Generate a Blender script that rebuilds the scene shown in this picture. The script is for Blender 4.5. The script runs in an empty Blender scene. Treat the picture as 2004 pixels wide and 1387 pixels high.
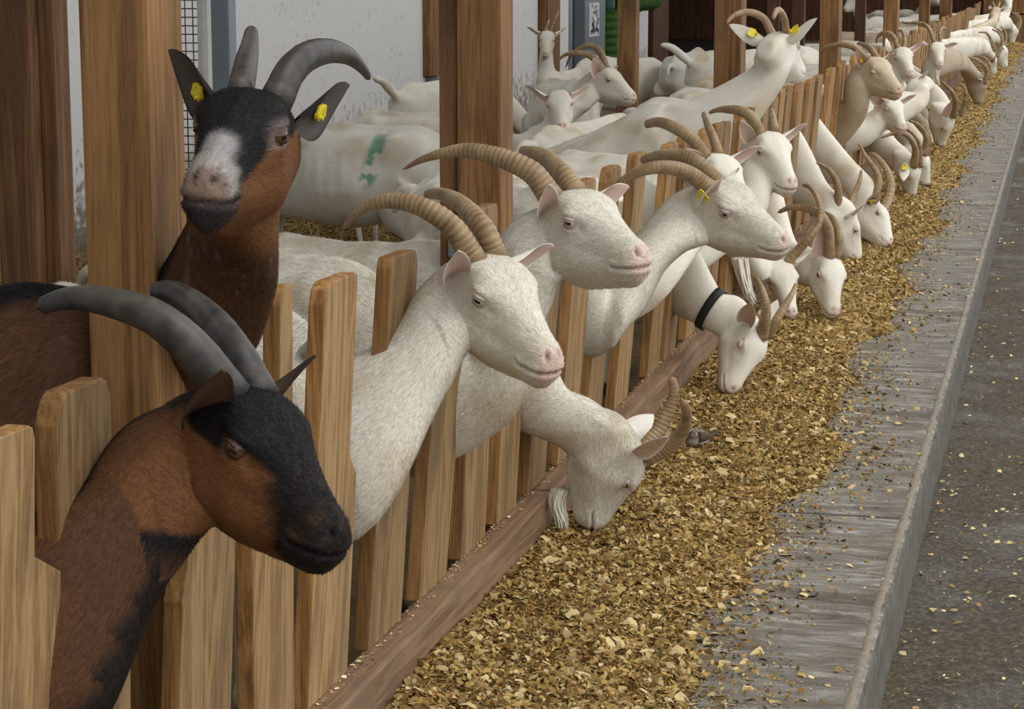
import bpy, bmesh, math, random, json
import numpy as np
from mathutils import Vector, Matrix
S = bpy.context.scene
COL = S.collection
# ------------------------------------------------------------------ camera, sky, sun, exposure
CAM = np.array([1.151, 0.0, 1.4])
RW = np.array([[.971, -.042, -.237], [.241, .169, .956], [0, .985, -.174]])   # world = RW @ (right, up, forward)
def make_camera():
    f, vp = 4300., (2085., -65.)
    dx, dy = vp[0]-1002, 693.5-vp[1]
    Y = np.array([dx, dy, f]); Y /= np.linalg.norm(Y)
    th = math.atan2(dy, f); Z = np.array([0, math.cos(th), -math.sin(th)])
    X = np.array([Y[2]*Z[1]-Y[1]*Z[2], Y[0]*Z[2]-Y[2]*Z[0], Y[1]*Z[0]-Y[0]*Z[1]])
    R = np.array([X, Y, Z])
    r, u, w = R[:, 0], R[:, 1], R[:, 2]
    cam = bpy.data.cameras.new('camera'); o = bpy.data.objects.new('camera', cam); COL.objects.link(o)
    o.matrix_world = Matrix(((r[0], u[0], -w[0], CAM[0]), (r[1], u[1], -w[1], CAM[1]), (r[2], u[2], -w[2], CAM[2]), (0, 0, 0, 1)))
    cam.sensor_width = 36; cam.lens = f/2004*36; cam.clip_start = .05; cam.clip_end = 300
    S.camera = o
make_camera()
S.view_settings.view_transform = 'Standard'; S.view_settings.look = 'None'
S.view_settings.gamma = 1; S.view_settings.exposure = 0.26; S.view_settings.use_curve_mapping = False
W = bpy.data.worlds.new('overcast_sky'); S.world = W; W.use_nodes = True
bg = W.node_tree.nodes['Background']; bg.inputs[0].default_value = (.97, .98, .97, 1); bg.inputs[1].default_value = 1.15
sun = bpy.data.lights.new('sun', 'SUN'); sun.energy = 1.2; sun.angle = math.radians(50); sun.color = (1, .96, .9)
so = bpy.data.objects.new('sun', sun); COL.objects.link(so)
so.rotation_euler = Vector((-.62, .42, -.9)).to_track_quat('-Z', 'Y').to_euler()

# ------------------------------------------------------------------ helpers
rnd = random.Random(7)
def hash3(ix, iy, iz):
    n = (ix.astype(np.int64)*73856093) ^ (iy.astype(np.int64)*19349663) ^ (iz.astype(np.int64)*83492791)
    n = (n ^ (n >> 13))*1274126177 & 0x7fffffff
    return ((n ^ (n >> 16)) & 0xffff)/65535.
def vnoise(p):
    i = np.floor(p).astype(np.int64); f = p-i; f = f*f*(3-2*f)
    r = 0
    for a in (0, 1):
        for b in (0, 1):
            for c in (0, 1):
                w = (f[:, 0] if a else 1-f[:, 0])*(f[:, 1] if b else 1-f[:, 1])*(f[:, 2] if c else 1-f[:, 2])
                r = r+w*hash3(i[:, 0]+a, i[:, 1]+b, i[:, 2]+c)
    return r
def fbm(p, o=3):
    r = 0; a = 1.; t = 0
    for k in range(o):
        r = r+a*vnoise(p*(2**k)+k*17.3); t += a; a *= .5
    return r/t
def ss(a, b, x): t = np.clip((x-a)/(b-a), 0, 1); return t*t*(3-2*t)

def new_mat(name):
    m = bpy.data.materials.new(name); m.use_nodes = True
    nt = m.node_tree; b = nt.nodes['Principled BSDF']
    return m, nt, b
def nd(nt, t, **k):
    n = nt.nodes.new(t)
    for a, v in k.items():
        if a in n.inputs: n.inputs[a].default_value = v
        else: setattr(n, a, v)
    return n
def plain(name, col, rough=.6, metal=0., noise=.12, scale=30., bump=.0, spec=.4):
    m, nt, b = new_mat(name)
    tc = nd(nt, 'ShaderNodeTexCoord'); no = nd(nt, 'ShaderNodeTexNoise', Scale=scale, Detail=4.)
    nt.links.new(tc.outputs['Object'], no.inputs['Vector'])
    mx = nd(nt, 'ShaderNodeMix', data_type='RGBA')
    mx.inputs[6].default_value = (*[c*(1-noise) for c in col], 1); mx.inputs[7].default_value = (*[min(1, c*(1+noise)) for c in col], 1)
    nt.links.new(no.outputs['Fac'], mx.inputs[0]); nt.links.new(mx.outputs[2], b.inputs['Base Color'])
    b.inputs['Roughness'].default_value = rough; b.inputs['Metallic'].default_value = metal
    b.inputs['Specular IOR Level'].default_value = spec
    if bump:
        bp = nd(nt, 'ShaderNodeBump', Strength=bump, Distance=.01); nt.links.new(no.outputs['Fac'], bp.inputs['Height']); nt.links.new(bp.outputs[0], b.inputs['Normal'])
    return m
def attr_mat(name, rough=.7, furs=(35., 260., 260.), bump=.18, noise=.13, sheen=.0, spec=.2):
    m, nt, b = new_mat(name)
    at = nd(nt, 'ShaderNodeAttribute', attribute_name='Col'); fu = nd(nt, 'ShaderNodeAttribute', attribute_name='flow')
    mp = nd(nt, 'ShaderNodeMapping'); mp.inputs['Scale'].default_value = furs
    nt.links.new(fu.outputs['Vector'], mp.inputs['Vector'])
    no = nd(nt, 'ShaderNodeTexNoise', Scale=1., Detail=4., Roughness=.65); nt.links.new(mp.outputs[0], no.inputs['Vector'])
    mr = nd(nt, 'ShaderNodeMapRange'); mr.inputs[1].default_value = .25; mr.inputs[2].default_value = .75; mr.inputs[3].default_value = 1-noise; mr.inputs[4].default_value = 1+noise
    nt.links.new(no.outputs['Fac'], mr.inputs[0])
    mx = nd(nt, 'ShaderNodeMix', data_type='RGBA', blend_type='MULTIPLY'); mx.inputs[0].default_value = 1
    nt.links.new(at.outputs['Color'], mx.inputs[6]); nt.links.new(mr.outputs[0], mx.inputs[7]); nt.links.new(mx.outputs[2], b.inputs['Base Color'])
    bp = nd(nt, 'ShaderNodeBump', Strength=bump, Distance=.004); nt.links.new(no.outputs['Fac'], bp.inputs['Height']); nt.links.new(bp.outputs[0], b.inputs['Normal'])
    b.inputs['Roughness'].default_value = rough; b.inputs['Sheen Weight'].default_value = sheen; b.inputs['Sheen Roughness'].default_value = .5
    b.inputs['Specular IOR Level'].default_value = spec
    return m
def ramp(nt, stops):
    r = nd(nt, 'ShaderNodeValToRGB'); e = r.color_ramp.elements
    while len(e) < len(stops): e.new(.5)
    for el, (p, c) in zip(e, stops): el.position = p; el.color = (*c, 1)
    return r
def wood(name, dark, mid, light, axis='Z', rough=.7, dirt=None, gscale=1.):
    m, nt, b = new_mat(name)
    tc = nd(nt, 'ShaderNodeTexCoord'); oi = nd(nt, 'ShaderNodeObjectInfo')
    sc = {'Z': (22, 22, 1.0), 'Y': (22, 1.0, 22)}[axis]
    mp = nd(nt, 'ShaderNodeMapping'); mp.inputs['Scale'].default_value = sc
    va = nd(nt, 'ShaderNodeVectorMath', operation='MULTIPLY_ADD'); va.inputs[1].default_value = (1, 1, 1)
    cb = nd(nt, 'ShaderNodeCombineXYZ'); ml = nd(nt, 'ShaderNodeMath', operation='MULTIPLY'); ml.inputs[1].default_value = 37.
    nt.links.new(oi.outputs['Random'], ml.inputs[0]); nt.links.new(ml.outputs[0], cb.inputs[0]); nt.links.new(ml.outputs[0], cb.inputs[2])
    nt.links.new(tc.outputs['Object'], va.inputs[0]); nt.links.new(cb.outputs[0], va.inputs[2]); nt.links.new(va.outputs[0], mp.inputs['Vector'])
    n1 = nd(nt, 'ShaderNodeTexNoise', Scale=.8*gscale, Detail=3., Distortion=1.2)
    nt.links.new(mp.outputs[0], n1.inputs['Vector'])
    wv = nd(nt, 'ShaderNodeMath', operation='MULTIPLY'); wv.inputs[1].default_value = 26.
    nt.links.new(n1.outputs['Fac'], wv.inputs[0])
    sn = nd(nt, 'ShaderNodeMath', operation='SINE'); nt.links.new(wv.outputs[0], sn.inputs[0])
    n2 = nd(nt, 'ShaderNodeTexNoise', Scale=9.*gscale, Detail=7., Roughness=.78); nt.links.new(mp.outputs[0], n2.inputs['Vector'])
    ad = nd(nt, 'ShaderNodeMath', operation='MULTIPLY_ADD'); ad.inputs[1].default_value = .13
    nt.links.new(sn.outputs[0], ad.inputs[0]); nt.links.new(n2.outputs['Fac'], ad.inputs[2])
    rp = ramp(nt, [(.22, dark), (.5, mid), (.8, light)]); nt.links.new(ad.outputs[0], rp.inputs[0])
    out = rp.outputs[0]
    # large blotches of weathering
    n3 = nd(nt, 'ShaderNodeTexNoise', Scale=1.0, Detail=4.); mp3 = nd(nt, 'ShaderNodeMapping'); mp3.inputs['Scale'].default_value = (9, 9, 3)
    nt.links.new(va.outputs[0], mp3.inputs['Vector']); nt.links.new(mp3.outputs[0], n3.inputs['Vector'])
    r3 = ramp(nt, [(.5, (0, 0, 0)), (.68, (1, 1, 1))]); nt.links.new(n3.outputs['Fac'], r3.inputs[0])
    mx = nd(nt, 'ShaderNodeMix', data_type='RGBA'); mx.inputs[7].default_value = (*(dirt or dark), 1)
    mf = nd(nt, 'ShaderNodeMath', operation='MULTIPLY'); mf.inputs[1].default_value = .55; nt.links.new(r3.outputs[0], mf.inputs[0])
    nt.links.new(mf.outputs[0], mx.inputs[0]); nt.links.new(out, mx.inputs[6])
    # per piece tone
    hs = nd(nt, 'ShaderNodeHueSaturation'); mr = nd(nt, 'ShaderNodeMapRange'); mr.inputs[3].default_value = .78; mr.inputs[4].default_value = 1.18
    nt.links.new(oi.outputs['Random'], mr.inputs[0]); nt.links.new(mr.outputs[0], hs.inputs['Value']); nt.links.new(mx.outputs[2], hs.inputs['Color'])
    nt.links.new(hs.outputs[0], b.inputs['Base Color'])
    bp = nd(nt, 'ShaderNodeBump', Strength=.35, Distance=.004); nt.links.new(ad.outputs[0], bp.inputs['Height']); nt.links.new(bp.outputs[0], b.inputs['Normal'])
    b.inputs['Roughness'].default_value = rough; b.inputs['Specular IOR Level'].default_value = .3
    return m
M = {}
M['coat'] = attr_mat('goat_coat')
M['fur'] = attr_mat('fur_strands', bump=0, noise=.05, spec=.12)
M['horn'] = attr_mat('horn', rough=.45, furs=(60., 120., 120.), bump=.12, noise=.16, sheen=0., spec=.4)
M['ear'] = attr_mat('ear_skin', bump=.15)
M['tag'] = plain('yellow_plastic', (.72, .6, .03), .4, noise=.08)
M['tagmark'] = plain('tag_print', (.05, .05, .03), .6)
M['eye_w'] = plain('goat_iris', (.37, .335, .27), .08, noise=.3, scale=300, spec=.6)
M['eye_b'] = plain('goat_iris_amber', (.075, .036, .014), .08, noise=.3, scale=300, spec=.6)
M['pupil'] = plain('pupil', (.004, .004, .006), .06, spec=.7)
M['lid_w'] = plain('eyelid_pink', (.62, .50, .44), .6)
M['lid_b'] = plain('eyelid_brown', (.075, .042, .034), .6)
M['lid_k'] = plain('eyelid_dark', (.03, .022, .02), .6)
M['collar'] = plain('black_strap', (.012, .014, .013), .6)
M['picket'] = wood('picket_sawn', (.12, .052, .016), (.285, .145, .046), (.40, .225, .085), dirt=(.10, .05, .022))
M['picketf'] = wood('picket_weathered', (.14, .080, .034), (.29, .178, .078), (.385, .262, .13), dirt=(.12, .083, .05))
M['post'] = wood('post_wood', (.085, .040, .014), (.205, .103, .037), (.30, .165, .064), dirt=(.08, .04, .016))
M['postd'] = wood('post_wood_dark', (.06, .03, .014), (.13, .063, .026), (.20, .105, .046), dirt=(.06, .03, .015))
M['sill'] = wood('sill_wood', (.095, .055, .030), (.18, .107, .060), (.26, .165, .098), axis='Y', dirt=(.12, .092, .065))
M['knot'] = plain('knot', (.06, .03, .015), .7)
M['metal'] = plain('galvanised_metal', (.20, .235, .27), .45, .5, .2, 12)
M['pipe'] = plain('white_pipe', (.55, .55, .53), .5)
M['wire'] = plain('wire', (.10, .09, .08), .5, .6)
M['dark'] = plain('painted_shade', (.012, .008, .007), .9)  # near-black colour carries the shade of the unlit room
M['darkwood'] = wood('dark_boards', (.035, .016, .008), (.085, .036, .016), (.13, .06, .028))
M['brush'] = plain('green_bristles', (.035, .11, .012), .8, noise=.5, scale=120, bump=.8)
M['poster'] = plain('paper', (.62, .64, .64), .7, noise=.1)
M['posterm'] = plain('poster_print', (.16, .18, .19), .7, noise=.3, scale=60)
M['straw'] = attr_mat('straw', rough=.7, bump=.1, sheen=0)
M['chip'] = attr_mat('feed_chips', rough=.75, bump=.1, sheen=0)
M['bird'] = attr_mat('bird_feathers', rough=.8)

def link(name, me, mats, parent=None, smooth=True):
    o = bpy.data.objects.new(name, me); COL.objects.link(o)
    for m in (mats if isinstance(mats, (list, tuple)) else [mats]): me.materials.append(m)
    if smooth: me.polygons.foreach_set('use_smooth', np.ones(len(me.polygons), bool))
    if parent is not None:
        o.parent = parent; bpy.context.evaluated_depsgraph_get() if False else None
    return o
def mesh_np(name, v, f):
    me = bpy.data.meshes.new(name); me.from_pydata([tuple(x) for x in v], [], [tuple(x) for x in f]); me.update(); return me
def quads_np(name, v, q):
    v = np.asarray(v, np.float32); q = np.asarray(q, np.int32)
    me = bpy.data.meshes.new(name); me.vertices.add(len(v)); me.vertices.foreach_set('co', v.ravel())
    me.loops.add(q.size); me.loops.foreach_set('vertex_index', q.ravel()); me.polygons.add(len(q))
    me.polygons.foreach_set('loop_start', np.arange(0, q.size, q.shape[1], dtype=np.int32))
    me.update(calc_edges=True); me.validate(); return me
def setcol(me, c, flow=None):
    a = me.attributes.new('Col', 'FLOAT_COLOR', 'POINT'); c = np.asarray(c, np.float32)
    if c.shape[1] == 3: c = np.concatenate([c, np.ones((len(c), 1), np.float32)], 1)
    a.data.foreach_set('color', c.ravel())
    if flow is not None:
        b = me.attributes.new('flow', 'FLOAT_VECTOR', 'POINT'); b.data.foreach_set('vector', np.asarray(flow, np.float32).ravel())
def tag(o, label=None, cat=None, group=None, kind=None):
    if label: o['label'] = label
    if cat: o['category'] = cat
    if group: o['group'] = group
    if kind: o['kind'] = kind
    return o
def empty(name, loc):
    o = bpy.data.objects.new(name, None); COL.objects.link(o); o.location = loc; return o
def box(name, a, b, mats, parent=None, bevel=.004, origin=None, sub=0, jitter=0., facemat=None):
    """box from corner a to b; geometry is stored about its own base point"""
    a, b = np.minimum(a, b), np.maximum(a, b)
    o0 = np.array(origin) if origin is not None else np.array([(a[0]+b[0])/2, (a[1]+b[1])/2, a[2]])
    bm = bmesh.new(); bmesh.ops.create_cube(bm, size=1.)
    for v in bm.verts:
        v.co = Vector(((a+b)/2+np.array(v.co)*(b-a)-o0))
    if bevel: bmesh.ops.bevel(bm, geom=bm.edges[:], offset=bevel, segments=2, affect='EDGES', profile=.6)
    if facemat:
        for f in bm.faces: f.material_index = facemat(f.normal)
    me = bpy.data.meshes.new(name); bm.to_mesh(me); bm.free()
    o = link(name, me, mats, parent, smooth=False); o.location = o0-(np.array(parent.location) if parent is not None else 0)
    return o
def catmull(P, n):
    P = np.asarray(P, float); k = len(P)
    if k == 2: return P[0]+(P[1]-P[0])*np.linspace(0, 1, n)[:, None]
    Q = np.vstack([2*P[0]-P[1], P, 2*P[-1]-P[-2]])
    t = np.linspace(0, k-1, n); i = np.minimum(t.astype(int), k-2); u = (t-i)[:, None]
    p0, p1, p2, p3 = Q[i], Q[i+1], Q[i+2], Q[i+3]
    return .5*((2*p1)+(-p0+p2)*u+(2*p0-5*p1+4*p2-p3)*u*u+(-p0+3*p1-3*p2+p3)*u**3)
def arclen_resample(P, n):
    d = np.r_[0, np.cumsum(np.linalg.norm(np.diff(P, axis=0), axis=1))]; t = np.linspace(0, d[-1], n)
    return np.stack([np.interp(t, d, P[:, k]) for k in range(P.shape[1])], 1)
def tube(P, ra, rb, lat, m=16, vs=0):
    """closed swept tube: ra along lateral vector(s), rb along the other axis; returns verts, faces"""
    P = np.asarray(P, float); n = len(P)
    T = np.gradient(P, axis=0); T /= np.linalg.norm(T, axis=1)[:, None]+1e-12
    lat = np.broadcast_to(np.asarray(lat, float), P.shape)
    A = lat-(lat*T).sum(1)[:, None]*T; A /= np.linalg.norm(A, axis=1)[:, None]+1e-12
    B = np.cross(T, A)
    th = np.arange(m)*2*np.pi/m
    V = P[:, None]+A[:, None]*(np.cos(th)[None, :, None]*np.asarray(ra)[:, None, None])+B[:, None]*(np.sin(th)[None, :, None]*np.asarray(rb)[:, None, None])
    V = V.reshape(-1, 3); F = []
    for i in range(n-1):
        for j in range(m):
            F.append((i*m+j, i*m+(j+1) % m, (i+1)*m+(j+1) % m, (i+1)*m+j))
    V = np.vstack([V, P[0], P[-1]]); c0, c1 = n*m, n*m+1
    F += [(c0, (j+1) % m, j) for j in range(m)]+[(c1, (n-1)*m+j, (n-1)*m+(j+1) % m) for j in range(m)]
    return V, F, (T, A, B)

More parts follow.
